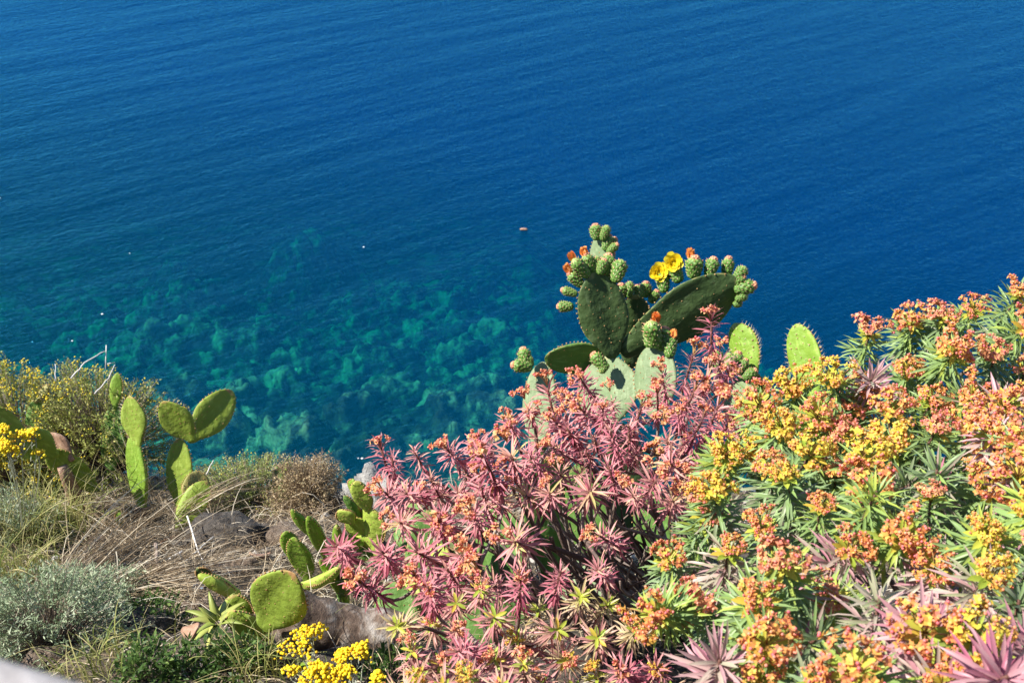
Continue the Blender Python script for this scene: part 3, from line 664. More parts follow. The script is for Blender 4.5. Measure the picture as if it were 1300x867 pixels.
padg(root, Z4(485, 480), Z4(438, 305), 32, 30, 'lime', g, (0.0, 0.03), curl=0.1); padg(root, Z4(445, 400), Z4(400, 285), 24, 20, 'lime', g, (-0.04, -0.04))
P, d = hit(415, 715); root = thing('prickly_pear', P, 'prickly pear with a narrow pad leaning left over the low shrub', 'cactus'); g = (415, 712)
padg(root, Z4(558, 385), Z4(488, 230), 22, 35, 'lime', g, (0.0, 0.03), T=0.045); padg(root, Z4(510, 310), Z4(424, 203), 19, 30, 'lime', g, (0.0, 0.02), T=0.045)
P, d = hit(470, 720); root = thing('prickly_pear', P, 'pale lime prickly pear cluster in front of the white limestone', 'cactus'); g = (465, 712)
padg(root, Z4(725, 350), Z4(738, 195), 38, 38, 'yellow', g); padg(root, Z4(718, 210), Z4(672, 96), 26, 38, 'yellow', g); padg(root, Z4(662, 255), Z4(606, 205), 24, 38, 'yellow', g)
padg(root, Z4(735, 330), Z4(652, 232), 34, 38, 'yellow', g, (-0.02, -0.02)); padg(root, Z4(605, 395), Z4(600, 260), 13, 55, 'lime', g, (0.02, 0.02), T=0.04); padg(root, Z4(706, 245), Z4(628, 146), 11, 55, 'green', g, (-0.04, -0.05), T=0.04)
padg(root, Z4(700, 335), Z4(590, 310), 12, 60, 'lime', g, (0.03, 0.03), T=0.04); padg(root, Z4(722, 400), Z4(722, 310), 44, 38, 'yellow', g, (0.02, 0.02)); padg(root, Z4(655, 135), Z4(660, 88), 8, 30, 'lime', g, (-0.06, -0.06), T=0.03)
padg(root, Z4(800, 440), Z4(680, 360), 34, 20, 'green', g, (0.06, 0.03))

# bottom centre under the pink bush
P, d = hit(505, 850); root = thing('prickly_pear', P, 'dark green prickly pear pad at the bottom behind yellow flower clusters', 'cactus')
pad(root, (475, 925), (462, 808), 3.6, 3.62, 88, -10, 'green', rimsp=True, curl=0.05); pad(root, (400, 862), (382, 842), 3.5, 3.5, 40, 60, 'lime', T=0.06)
P, d = hit(540, 790); root = thing('prickly_pear', P, 'prickly pear of tall green pads with sunlit edges glimpsed behind the pink spurge', 'cactus')
for (b_, t_, w_, tu, mt, db, dt) in [((505, 850), (500, 740), 60, 20, 'green', 3.9, 3.9), ((525, 830), (522, 725), 30, 60, 'yellow', 4.0, 4.0), ((560, 800), (545, 650), 70, 0, 'green', 4.2, 4.2), ((590, 780), (570, 690), 60, 30, 'dark', 4.2, 4.1),
      ((640, 830), (630, 745), 70, -10, 'green', 4.1, 4.1), ((600, 860), (585, 780), 70, 10, 'green', 3.9, 3.9), ((530, 710), (520, 640), 50, 20, 'green', 4.5, 4.6), ((655, 760), (620, 640), 70, 25, 'green', 4.4, 4.4), ((560, 725), (556, 690), 30, 40, 'yellow', 4.1, 4.1)]:
    pad(root, b_, t_, db, dt, w_, tu, mt)

# ------------------------------------------------------------------ tree spurge (euphorbia)
def leaf(mb, M, p, Ll, Wl, elev, droop, rnd, mat=0, nseg=5):
    """lance-shaped leaf leaving along local +Y, raised by elev, bending down by droop"""
    V = []; e = elev; y = z = 0; st = Ll / (nseg - 1)
    for i in range(nseg):
        s = i / (nseg - 1); wd = Wl * (0.28 + 0.9 * math.sin(PI * min(1, s * 0.85 + 0.08))) if s < 0.99 else Wl * 0.04
        n = wd / 2
        V += [(-n, y - 0.0, z + n * 0.45), (0, y, z), (n, y, z + n * 0.45)]
        y += st * math.cos(e); z += st * math.sin(e); e -= droop / (nseg - 1)
    mb.add(xf(M, V, p), grid_faces(nseg, 3), mat, rnd)
def shoot_mesh(seed, n, stem, Ll, Wl, mats, up=0.9, low=-0.5, pink=0.0, bracts=0):
    rs = np.random.default_rng(seed); mb = MB()
    for k in range(n):
        t = (k + rs.random() * 0.6) / n; z = stem * t; a = k * 2.39996 + rs.normal(0, 0.12)
        el = low + (up - low) * t + rs.normal(0, 0.22)
        M = Matrix.Rotation(a, 3, 'Z') @ Matrix.Rotation(rs.normal(0, 0.3), 3, 'Y'); ll = Ll * (0.75 + 0.4 * math.sin(PI * (0.15 + 0.7 * t))) * (0.62 + 0.5 * rs.random())
        rnd = np.clip(pink + (1 - t) * 0.35 + rs.normal(0, 0.13), 0, 1)
        leaf(mb, M, (0, 0, z), ll, Wl * (0.8 + 0.4 * rs.random()), el, 0.3 + 1.1 * rs.random() ** 2, rnd)
    for k in range(bracts):
        a = k * 2.39996; M = Matrix.Rotation(a, 3, 'Z')
        leaf(mb, M, (0, 0, stem * 1.02 + 0.004 * rs.random()), Ll * 0.55, Wl * 1.9, 0.35 + rs.normal(0, 0.15), 0.3, rs.random(), 2)
    tube(mb, [(0, 0, -0.02), (0, 0, stem * 1.05)], [0.0045, 0.003], 6, 1, 0.3)
    return mb.mesh('leafy_shoot', mats)
def head_mesh(seed, rad, mats, nray=7, dens=6, cap=0.0042, flat=0.55):
    """compound umbel: rays, each fork bearing cupped bracts and round capsules"""
    rs = np.random.default_rng(seed); mb = MB()
    hue = rs.random(nray)
    for k in range(nray):
        a = 2 * PI * k / nray + rs.normal(0, 0.2); tilt = (0.95 if k < nray - 2 else 0.3) * (0.6 + 0.5 * rs.random())
        d = np.array([math.sin(tilt) * math.cos(a), math.sin(tilt) * math.sin(a), math.cos(tilt)])
        E = d * rad * (0.45 + 0.55 * rs.random()) * np.array([1, 1, flat + 0.15]) + [0, 0, 0.2 * rad]
        tube(mb, [(0, 0, -0.01), E * 0.5, E], 0.0014, 4, 1, 0.6)
        for q in range(dens):
            dd_ = d * 0.8 + rs.normal(0, 0.55, 3); dd_[2] = abs(dd_[2]) * 0.9 + 0.12; dd_ /= np.linalg.norm(dd_)
            Pq = E + dd_ * rad * 0.34 * (0.4 + 0.9 * rs.random()); tube(mb, [E, Pq], 0.0009, 3, 1, 0.6, cap=False)
            Mq = frame(dd_, rs.random() * 6)
            base = 0.5 * rs.random() + 0.5 * hue[k]
            for s_ in range(4):   # paired cupped bracts
                aa = s_ * PI / 2 + rs.normal(0, 0.25); Ms = Mq @ Matrix.Rotation(aa, 3, 'Z')
                b = cap * 1.9 * (0.8 + 0.4 * rs.random())
                mb.add(xf(Ms, [(0, 0, -0.001), (-b * 0.55, b * 0.55, b * 0.12), (b * 0.55, b * 0.55, b * 0.12), (0, b * 1.25, b * 0.35)], Pq), [(0, 2, 1), (1, 2, 3)], 0, np.clip(base * 0.7 + 0.4 * rs.random() - 0.05, 0, 1))
            if rs.random() < 0.5:
                v, f = ICO1; mb.add(xf(Mq, v * cap * np.array([1, 1, 0.9]) + [0, 0, cap * 1.3], Pq), f, 2, rs.random())
    return mb.mesh('flower_head', mats, smooth=True)

M_stem_r = leafy('spurge_stem', [(0, (0.10, 0.045, 0.035)), (1, (0.22, 0.10, 0.07))], 0.6, 0)
M_ray = leafy('umbel_ray', [(0, (0.40, 0.22, 0.08)), (1, (0.5, 0.30, 0.12))], 0.6, 0.1)
M_pinkleaf = leafy('pink_leaf', [(0.0, (0.56, 0.46, 0.18)), (0.16, (0.66, 0.38, 0.28)), (0.42, (0.61, 0.27, 0.28)), (0.75, (0.50, 0.13, 0.18)), (1.0, (0.24, 0.035, 0.075))], 0.42, 0.28)
M_mixleaf = leafy('mixed_leaf', [(0.0, (0.55, 0.48, 0.18)), (0.3, (0.55, 0.40, 0.26)), (0.6, (0.60, 0.26, 0.26)), (1.0, (0.42, 0.10, 0.16))], 0.42, 0.28)
M_greenleaf = leafy('grey_green_leaf', [(0.0, (0.42, 0.50, 0.09)), (0.25, (0.24, 0.36, 0.11)), (0.6, (0.23, 0.32, 0.16)), (0.8, (0.36, 0.31, 0.23)), (0.9, (0.54, 0.30, 0.32)), (1.0, (0.46, 0.16, 0.22))], 0.38, 0.25)
M_mauveleaf = leafy('mauve_leaf', [(0.0, (0.38, 0.46, 0.20)), (0.3, (0.44, 0.40, 0.30)), (0.6, (0.56, 0.32, 0.34)), (1.0, (0.42, 0.13, 0.20))], 0.38, 0.25)
M_bractlime = leafy('lime_bract', [(0, (0.38, 0.52, 0.07)), (0.6, (0.54, 0.56, 0.08)), (1, (0.74, 0.52, 0.08))], 0.45, 0.35)
M_br_or = leafy('orange_bract', [(0.0, (0.58, 0.60, 0.10)), (0.25, (0.80, 0.50, 0.10)), (0.6, (0.82, 0.34, 0.12)), (1, (0.74, 0.20, 0.17))], 0.45, 0.3)
M_br_pk = leafy('salmon_bract', [(0.0, (0.80, 0.60, 0.22)), (0.4, (0.82, 0.42, 0.19)), (0.75, (0.76, 0.26, 0.17)), (1, (0.64, 0.14, 0.14))], 0.45, 0.3)
M_br_yl = leafy('yellow_bract', [(0.0, (0.56, 0.64, 0.08)), (0.4, (0.80, 0.60, 0.08)), (0.75, (0.84, 0.42, 0.10)), (1, (0.80, 0.26, 0.16))], 0.45, 0.3)
M_cap_pk = leafy('pink_capsule', [(0, (0.80, 0.38, 0.20)), (0.5, (0.78, 0.24, 0.20)), (1, (0.66, 0.13, 0.17))], 0.42, 0.1)
M_cap_or = leafy('orange_capsule', [(0, (0.76, 0.56, 0.12)), (0.5, (0.84, 0.38, 0.12)), (1, (0.76, 0.20, 0.15))], 0.42, 0.1)

S_PINK = [shoot_mesh(10 + k, 50 + 10 * (k % 3), 0.05 + 0.035 * (k % 3), 0.040 + 0.006 * k, 0.0036 + 0.0003 * k, [M_pinkleaf, M_stem_r, M_bractlime], 1.0, -0.9, 0.22 + 0.12 * (k % 3)) for k in range(5)]
S_MIX = [shoot_mesh(20 + k, 56, 0.07, 0.058, 0.0044, [M_mixleaf, M_stem_r, M_bractlime], 1.0, -0.8, 0.12 + 0.15 * k, bracts=6) for k in range(3)]
S_GREEN = [shoot_mesh(30 + k, 125, 0.16, 0.076, 0.0058, [M_greenleaf, M_stem_r, M_bractlime], 0.75, -0.55, 0.02 + 0.12 * k, bracts=9) for k in range(4)]
S_MAUVE = [shoot_mesh(40 + k, 110, 0.15, 0.084, 0.0064, [M_mauveleaf, M_stem_r, M_bractlime], 0.7, -0.7, 0.25 + 0.2 * k, bracts=8) for k in range(3)]
S_GREENN = [shoot_mesh(130 + k, 115, 0.17, 0.076, 0.0056, [M_greenleaf, M_stem_r, M_bractlime], 1.1, -0.55, 0.05 + 0.2 * k) for k in range(3)]
S_MAUVEN = [shoot_mesh(140 + k, 105, 0.16, 0.084, 0.0060, [M_mauveleaf, M_stem_r, M_bractlime], 1.1, -0.7, 0.2 + 0.25 * k) for k in range(3)]
H_PK = [head_mesh(50 + k, 0.034, [M_br_pk, M_ray, M_cap_pk], 5, 5, 0.0036) for k in range(3)]
H_OR = [head_mesh(60 + k, 0.062, [M_br_or, M_ray, M_cap_pk], 9, 12, 0.0036) for k in range(3)]
H_YL = [head_mesh(70 + k, 0.062, [M_br_yl, M_ray, M_cap_or], 9, 12, 0.0035) for k in range(3)]
H_SA = [head_mesh(80 + k, 0.062, [M_br_pk, M_ray, M_cap_pk], 9, 12, 0.0038) for k in range(2)]

def inpoly(x, y, poly):
    c = False; n = len(poly); j = n - 1
    for i in range(n):
        xi, yi = poly[i]; xj, yj = poly[j]
        if (yi > y) != (yj > y) and x < (xj - xi) * (y - yi) / (yj - yi) + xi: c = not c
        j = i
    return c
def scatter(poly, spacing, fixed=(), holes=(), n=6000, seed=1):
    rs = random.Random(seed); pts = list(fixed); x0 = min(p[0] for p in poly); x1 = max(p[0] for p in poly); y0 = min(p[1] for p in poly); y1 = max(p[1] for p in poly)
    for _ in range(n):
        x = rs.uniform(x0, x1); y = rs.uniform(y0, y1)
        if not inpoly(x, y, poly): continue
        sp = spacing(x, y) if callable(spacing) else spacing
        if all((x - p[0]) ** 2 + (y - p[1]) ** 2 > sp * sp for p in pts): pts.append((x, y))
    return pts
def spurge(name, rootpx, pts, Dfun, label, choose, stem=0.1, scale=1.0, lean=0.55, extra=0, seed=3, rb=0.022, bare=()):
    rs = random.Random(seed)
    P, d = hit(*rootpx); 
    root = thing(name, P, label, 'shrub', 'spurge shrubs on the cliff top')
    tips = []
    for i, (x, y) in enumerate(pts):
        tips.append((at(x, y, Dfun(x, y) + rs.uniform(-0.12, 0.14)), i, x, y))
    C = np.mean([t[0] for t in tips], axis=0)
    # branch skeleton: limbs -> boughs -> twigs
    T = np.array([t[0] for t in tips]); G = max(3, len(T) // 14); idx = [0]
    while len(idx) < G:
        dd_ = np.min(np.linalg.norm(T[:, None] - T[idx][None], axis=2), axis=1); idx.append(int(np.argmax(dd_)))
    lab = np.argmin(np.linalg.norm(T[:, None] - T[idx][None], axis=2), axis=1)
    mb = MB()
    for g in range(G):
        mem = [k for k in range(len(T)) if lab[k] == g]
        if not mem: continue
        c = T[mem].mean(axis=0); n1 = P + (c - P) * 0.42 + np.array([rs.gauss(0, .05), rs.gauss(0, .05), -0.10]); n2 = P + (c - P) * 0.68 + np.array([0, 0, -0.06])
        base = P + np.array([rs.gauss(0, .04), rs.gauss(0, .04), -0.05])
        tube(mb, bez(base, P + (n1 - P) * 0.5 + [0, 0, 0.10 - 0.2 * (c[1] > P[1])], n1, n2, 12), np.linspace(rb, rb * 0.5, 12), 7, 0, rs.random(), rough=0.25)
        sub = [mem[k::3] for k in range(3)] if len(mem) > 3 else [mem]
        mem_sorted = sorted(mem, key=lambda k: math.atan2(*(T[k] - c)[[0, 2]])); q = max(1, len(mem_sorted) // 3 + 1)
        for s0 in range(0, len(mem_sorted), q):
            part = mem_sorted[s0:s0 + q]; c2 = T[part].mean(axis=0); n3 = n2 + (c2 - n2) * 0.5 + np.array([rs.gauss(0, .03), rs.gauss(0, .03), -0.02])
            tube(mb, bez(n2, n2 + (n2 - n1) * 0.25, n3 - (c2 - n2) * 0.2, n3, 8), np.linspace(rb * 0.5, rb * 0.3, 8), 6, 0, rs.random(), rough=0.25)
            for k in part:
                tip = T[k]; ax = tip - (P * 0.6 + C * 0.4); ax /= np.linalg.norm(ax); ax = ax * lean + np.array([0, 0, 1]) * (1 - lean) + np.array([rs.gauss(0, .21), rs.gauss(0, .21), rs.gauss(0, .05)]); ax /= np.linalg.norm(ax)
                me, hd, sc_ = choose(tips[k][2], tips[k][3], rs); sc_ *= scale
                # the tip point is where leaves and head meet; the shoot runs back from it
                O = tip - ax * stem * sc_
                tube(mb, bez(n3, n3 + (n3 - n2) * 0.35, O - ax * 0.10, O, 8), np.linspace(rb * 0.28, 0.0045, 8), 5, 0, rs.random(), rough=0.15)
                M = frame(ax, rs.random() * 6.28)
                s = link('leafy_shoot', me, root, tuple(O - P), M); s.scale = (sc_,) * 3
                if hd: 
                    h = link('flower_head', hd[0], s, (0, 0, hd[2] if len(hd) > 2 else 0.1)); h.scale = (hd[1],) * 3
    for (bx, by, bD) in bare:      # leafless grey twigs inside the bush
        E = at(bx, by, bD); st_ = P + np.array([rs.gauss(0, .05), rs.gauss(0, .05), -0.03]); mid = st_ + (E - st_) * 0.5 + np.array([rs.gauss(0, .08), rs.gauss(0, .06), rs.gauss(-0.02, .06)])
        path = np.concatenate([bez(st_, st_ + (mid - st_) * 0.4 + [0, 0, .06], mid - (E - st_) * 0.12, mid, 8)[:-1], bez(mid, mid + (E - st_) * 0.15, E - [0, 0, 0.08], E, 9)])
        tube(mb, path, np.linspace(rb * 0.5, 0.0035, len(path)), 5, 0, rs.random(), rough=0.25)
        for q in range(2):
            k0 = rs.randrange(7, 13); A_ = path[k0]; Bq = A_ + (E - A_) * 0.6 + np.array([rs.gauss(0, .07), rs.gauss(0, .05), rs.gauss(.02, .06)])
            tube(mb, bez(A_, A_ + (path[k0 + 1] - A_) * 2, Bq - [0, 0, .03], Bq, 6), np.linspace(0.005, 0.002, 6), 4, 0, rs.random(), rough=0.2)
    link('branches', mb.mesh('branches', [M_branch], off=P), root)
    return root
M_branch = leafy('grey_brown_bark', [(0, (0.10, 0.065, 0.055)), (0.6, (0.20, 0.14, 0.115)), (1, (0.34, 0.28, 0.24))], 0.75, 0, noise=0.6, nscale=30, bump=0.4)

def Z5(x, y): return (450 + x * 0.4464, 480 + y * 0.4464)
PINK = [(478, 572), (520, 572), (560, 565), (600, 545), (650, 520), (690, 480), (740, 478), (800, 500), (850, 470), (885, 435), (910, 420), (925, 470), (950, 520), (925, 560), (890, 600), (865, 640), (845, 700), (800, 735), (700, 700), (640, 740), (560, 735), (505, 750), (478, 730), (462, 700), (490, 655), (490, 610)]
def spP(x, y):
    if ((x - 750) / 112) ** 2 + ((y - 690) / 74) ** 2 < 1: return 400
    if y > 660 and x > 640: return 58
    if y > 630: return 36
    return 24
fixP = [Z5(80, 215), Z5(110, 250), Z5(215, 325), Z5(390, 150), Z5(350, 185), Z5(440, 265), Z5(430, 455), Z5(335, 385), Z5(700, 450), Z5(605, 60), Z5(860, 290), Z5(730, 275), Z5(550, 310), Z5(690, 545), (432, 698), (462, 742), (903, 415), (900, 470), (880, 500), (890, 535)]
ptsP = [p for p in scatter(PINK, spP, fixP)]
def DP(x, y):    # crown surface: nearer towards the bottom, bulging in the middle
    return 2.55 + (650 - y) * 0.0032 + 0.00000 * x + 0.0016 * max(0, 620 - x)
def chP(x, y, rs):
    h = H_PK[rs.randrange(3)]
    if y < 540 or rs.random() < 0.6: hd = (h, 0.8 + 0.4 * rs.random(), 0.105)
    else: hd = None
    return S_PINK[rs.randrange(5)], hd, 1.0
def chP2(x, y, rs):
    me, hd, sc_ = chP(x, y, rs); return me, hd, 0.8 + 0.45 * rs.random()
pl = [p for p in ptsP if p[0] + 0.45 * p[1] < 925]; pr_ = [p for p in ptsP if p[0] + 0.45 * p[1] >= 925]
print('pink', len(pl), len(pr_))
spurge('tree_spurge', (790, 830), pl, DP, 'dusty pink tree spurge reaching over the lime pads towards the turquoise shallows', chP2, 0.085, 1.0, 0.6, seed=5, bare=[(random.uniform(600, 790), random.uniform(590, 760), random.uniform(2.75, 3.4)) for _ in range(22)])
spurge('tree_spurge', (875, 800), pr_, DP, 'rose red tree spurge with bare branches just in front of the big cactus', chP2, 0.085, 1.0, 0.6, seed=7, bare=[(random.uniform(690, 860), random.uniform(570, 740), random.uniform(2.75, 3.5)) for _ in range(30)])

MIXP = [(480, 775), (560, 750), (640, 745), (700, 735), (760, 760), (800, 790), (850, 840), (860, 885), (500, 885), (500, 830)]
ptsM = scatter(MIXP, 31, [Z5(400, 680), Z5(290, 640), Z5(690, 740), Z5(600, 800), Z5(320, 780), Z5(800, 720), Z5(220, 700)], seed=4)
def DM(x, y): return 2.12 + (800 - y) * 0.0022 + 0.0008 * abs(x - 650)
def chM(x, y, rs):
    h = (H_PK if rs.random() < 0.7 else H_YL)[rs.randrange(3)]
    return (S_MIX if rs.random() < 0.7 else S_PINK)[rs.randrange(3)], ((h, 0.8 if h in H_PK else 0.45, 0.095) if rs.random() < 0.65 else None), 0.88
spurge('tree_spurge', (700, 880), ptsM, DM, 'lower pink spurge with yellow tinged leaf stars along the bottom of the picture', chM, 0.07, 0.95, 0.5, seed=8)

RT1 = [(1310, 385), (1260, 395), (1210, 400), (1160, 415), (1120, 440), (1104, 432), (1085, 440), (1090, 478), (1060, 480), (1010, 488), (975, 500), (948, 525), (930, 560), (905, 600), (1000, 620), (1110, 640), (1200, 640), (1310, 640), (1330, 480)]
RT2 = [(905, 600), (880, 640), (862, 690), (845, 750), (870, 800), (900, 885), (1330, 885), (1330, 640), (1200, 640), (1110, 640), (1000, 620)]
ptsR1 = scatter(RT1, 38, [(1100, 436), (1155, 420), (1230, 402), (1285, 388), (1060, 490), (1010, 505), (965, 520), (1150, 480), (1225, 510), (1130, 535), (1070, 565), (960, 575), (1205, 455), (1260, 460), (1290, 425)], seed=6)
ptsR2 = scatter(RT2, 53, [(1105, 640), (970, 680), (890, 665), (850, 720), (840, 780), (910, 640), (1030, 815), (1180, 590 + 60), (1250, 690), (1290, 780), (1000, 600 + 20)], seed=9)
def DR1(x, y): return 2.05 + (640 - y) * 0.0032 + 0.0007 * max(0, 1050 - x)
def DR2(x, y): return 1.62 + (640 - y) * -0.0 + (760 - y) * 0.0024 + 0.0011 * max(0, 1000 - x)
def chR(x, y, rs):
    yl = rs.random(); hs = H_YL if yl < 0.2 else (H_OR if yl < 0.75 else None)
    h = hs[rs.randrange(3)] if hs else H_SA[rs.randrange(2)]
    mau = rs.random() < (0.3 if (x > 1130 and y > 520) or y > 700 else 0.06)
    if rs.random() < (0.04 if y < 620 else 0.22): return (S_MAUVEN if rs.random() < 0.65 else S_GREENN)[rs.randrange(3)], None, (0.95 if y < 640 else 0.85)
    return (S_MAUVE[rs.randrange(3)] if mau else S_GREEN[rs.randrange(4)]), (h, (0.72 if y < 620 else 0.62) + 0.38 * rs.random(), 0.165), (0.85 if y < 640 else 0.80) + 0.2 * rs.random()
spurge('tree_spurge', (1130, 700), ptsR1, DR1, 'upper right tree spurge with grey green leaves and orange heads against the dark sea', chR, 0.135, 0.95, 0.35, seed=12)
spurge('tree_spurge', (1120, 860), ptsR2, DR2, 'nearest green and mauve leaved spurge filling the lower right with coral flower heads', chR, 0.135, 0.92, 0.35, seed=14)

# ------------------------------------------------------------------ leafy shrubs on the left
def shrub(name, C, rad, n, label, leafmat, twigmat, leafL, leafW, per, flower=None, fper=0, seed=1, spread=0.45, group=None, cat='shrub', fr=0.004, topbias=0.5, twigr=0.004, ang=0.7):
    rs = np.random.default_rng(seed); C = np.array(C, float); root = thing(name, C, label, cat, group)
    tw = MB(); fo = MB(); fl = MB(); iv, if_ = ICO1
    for k in range(n):
        d = rs.normal(0, 1, 3); d[2] = abs(d[2]) * 0.9 + 0.1; d /= np.linalg.norm(d)
        r = (0.55 + 0.45 * rs.random() ** topbias) * (0.85 + 0.3 * float(vn(d[0] * 2.5 + seed, d[1] * 2.5 + d[2] * 2, seed)))
        tip = C + d * r * np.array(rad); mid = C + (tip - C) * 0.5 + rs.normal(0, 0.03, 3) - [0, 0, 0.05 * rad[2]]
        mid[2] += 0.12 * rad[2]
        base = C + np.array([d[0] * rad[0] * 0.15, d[1] * rad[1] * 0.15, -0.08]); path = bez(base, mid, tip - d * 0.1, tip, 7)
        tube(tw, path, np.linspace(twigr, twigr * 0.35, 7), 4, 0, rs.random(), cap=False)
        T = path[-1] - path[-2]; T /= np.linalg.norm(T); clump = rs.random()
        for q in range(per):
            t = rs.random() ** 0.6; p = path[3] * (1 - t) + path[6] * t + rs.normal(0, 0.012, 3) * spread * 2; dd_ = T * 0.7 + rs.normal(0, ang, 3); M = frame(dd_, rs.random() * 6)
            l = leafL * (0.6 + 0.8 * rs.random()); w_ = leafW * (0.7 + 0.6 * rs.random())
            fo.add(xf(M, [(0, 0, 0), (-w_ / 2, 0.1 * l, l * 0.45), (w_ / 2, 0.1 * l, l * 0.45), (0, 0.25 * l, l)], p), [(0, 2, 1), (1, 2, 3)], 0, np.clip(clump * 0.55 + rs.random() * 0.45, 0, 1))
        if flower and rs.random() < flower:
            for q in range(fper):
                p = tip + rs.normal(0, 0.014, 3); s = fr * (0.7 + 0.6 * rs.random()); fl.add(iv * np.array([s, s, s * 0.6]) + p, if_, 0, rs.random())
    link('twigs', tw.mesh('twigs', [twigmat], off=C), root); link('foliage', fo.mesh('foliage', [leafmat], smooth=False, off=C), root)
    return root, fl
M_twig = leafy('dry_twig', [(0, (0.16, 0.11, 0.08)), (1, (0.45, 0.38, 0.32))], 0.8, 0)
M_yel = leafy('shrub_yellow', [(0, (0.75, 0.62, 0.03)), (1, (0.9, 0.66, 0.04))], 0.5, 0.2)
M_lf1 = leafy('broom_leaf', [(0, (0.13, 0.18, 0.04)), (0.4, (0.28, 0.32, 0.07)), (0.75, (0.46, 0.46, 0.14)), (1, (0.60, 0.52, 0.20))], 0.55, 0.25)
M_lf2 = leafy('low_shrub_leaf', [(0, (0.15, 0.22, 0.05)), (0.5, (0.34, 0.40, 0.12)), (1, (0.52, 0.46, 0.2))], 0.55, 0.25)
M_lf3 = leafy('seed_shrub_leaf', [(0, (0.24, 0.16, 0.08)), (0.5, (0.42, 0.31, 0.18)), (1, (0.56, 0.48, 0.28))], 0.6, 0.2)
M_grey = leafy('silver_leaf', [(0, (0.13, 0.19, 0.09)), (0.5, (0.30, 0.38, 0.22)), (1, (0.60, 0.64, 0.46))], 0.65, 0.2)
M_weed = leafy('weed_leaf', [(0, (0.04, 0.08, 0.02)), (0.6, (0.09, 0.17, 0.04)), (1, (0.22, 0.30, 0.08))], 0.5, 0.3)
def shrub_fl(root, fl, mat, name='flowers'):
    if fl.n: link(name, fl.mesh(name, [mat], off=np.array(root.location)), root)
P, d = hit(30, 630); r_, f_ = shrub('flowering_shrub', P + [0, 0.1, 0.05], (0.66, 0.5, 0.86), 560, 'yellow flowering twiggy shrub behind the arching cactus arm', M_lf1, M_twig, 0.020, 0.0085, 40, 0.45, 12, 21, fr=0.0055, topbias=0.35); shrub_fl(r_, f_, M_yel)
P, d = hit(118, 632); r_, f_ = shrub('flowering_shrub', P + [0.0, 0.25, 0.05], (0.54, 0.5, 0.80), 560, 'dense yellow green shrub with few flowers around the slim cactus column', M_lf1, M_twig, 0.018, 0.008, 36, 0.2, 7, 33, fr=0.005, topbias=0.35); shrub_fl(r_, f_, M_yel)
P, d = hit(318, 655); r_, f_ = shrub('low_shrub', P + [0, 0.05, 0], (0.46, 0.36, 0.34), 700, 'low mounded green shrub between the boulder and the sea', M_lf2, M_twig, 0.013, 0.006, 30, 0.1, 3, 41, fr=0.004, twigr=0.003); shrub_fl(r_, f_, M_yel)
P, d = hit(388, 650); r_, f_ = shrub('low_shrub', P + [0, 0.08, 0], (0.25, 0.25, 0.33), 420, 'low brownish pink shrub at the cliff edge right of the green mound', M_lf3, M_twig, 0.012, 0.006, 30, 0, 0, 43, twigr=0.003)
P, d = hit(60, 815); r_, f_ = shrub('silver_shrub', P, (0.36, 0.28, 0.34), 260, 'silvery green wormwood shrub just behind the blurred stone parapet', M_grey, M_twig, 0.020, 0.0045, 46, 0, 0, 51, twigr=0.003)
P, d = hit(20, 700); r_, f_ = shrub('silver_shrub', P, (0.30, 0.26, 0.40), 240, 'silvery green wormwood below yellow button flowers at the left edge', M_grey, M_twig, 0.020, 0.0045, 40, 0, 0, 53, twigr=0.003)
P, d = hit(130, 770); r_, f_ = shrub('silver_shrub', P, (0.24, 0.2, 0.22), 130, 'small silvery shrub beside the dark hollow and straw', M_grey, M_twig, 0.018, 0.0045, 40, 0, 0, 55, twigr=0.003)
for (x, y, ra, n, lb) in [(200, 790, 0.12, 40, 'bright green leafy weed in front of the tangled straw'), (305, 850, 0.14, 50, 'green weed under the spiky aloe'), (190, 862, 0.14, 50, 'dark green weed at the bottom right of the parapet'), (245, 855, 0.12, 34, 'green weed between the two bottom weeds'), (505, 860, 0.12, 50, 'thin green weed under the lower pink spurge')]:
    P, d = hit(x, y); shrub('weed', P, (ra, ra, ra * 1.1), n, lb, M_weed, M_twig, 0.028, 0.010, 16, 0, 0, 60 + x, group='weeds at the bottom', cat='weed', twigr=0.0025)

# ------------------------------------------------------------------ aloe
def aloe(px, py, n, Ll, label, seed):
    P, d = hit(px, py); rs = np.random.default_rng(seed); root = thing('aloe', P + [0, 0, 0.10], label, 'succulent'); P = P + [0, 0, 0.10]
    for k in range(n):
        a = k * 2.39996 + rs.normal(0, .2); t = k / n; el = 0.15 + 1.0 * t; l = Ll * (1 - 0.35 * t) * (0.85 + .3 * rs.random()); mb = MB(); V = []; ns = 9; y = 0.01; z = 0; e = el
        for i in range(ns):
            s = i / (ns - 1); w_ = 0.017 * (1 - s) ** 0.7 + 0.0008; th = w_ * 0.35
            V += [(-w_, y, z + w_ * 0.4), (0, y, z + 0.001), (w_, y, z + w_ * 0.4), (0, y, z - th)]; y += l / ns * math.cos(e); z += l / ns * math.sin(e); e -= 0.09
        fc = []
        for i in range(ns - 1):
            for j in range(4): fc.append((i * 4 + j, i * 4 + (j + 1) % 4, (i + 1) * 4 + (j + 1) % 4, (i + 1) * 4 + j))
        mb.add(xf(Matrix.Rotation(a, 3, 'Z'), V, (0, 0, 0)), fc, 0, rs.random()); link('leaf', mb.mesh('leaf', [M_aloe]), root)
M_aloe = leafy('aloe_leaf', [(0, (0.24, 0.30, 0.06)), (1, (0.48, 0.48, 0.14))], 0.4, 0.15, noise=0.3, nscale=40)
aloe(283, 812, 12, 0.14, 'spiky yellow green aloe rosette left of the big round pad', 5)

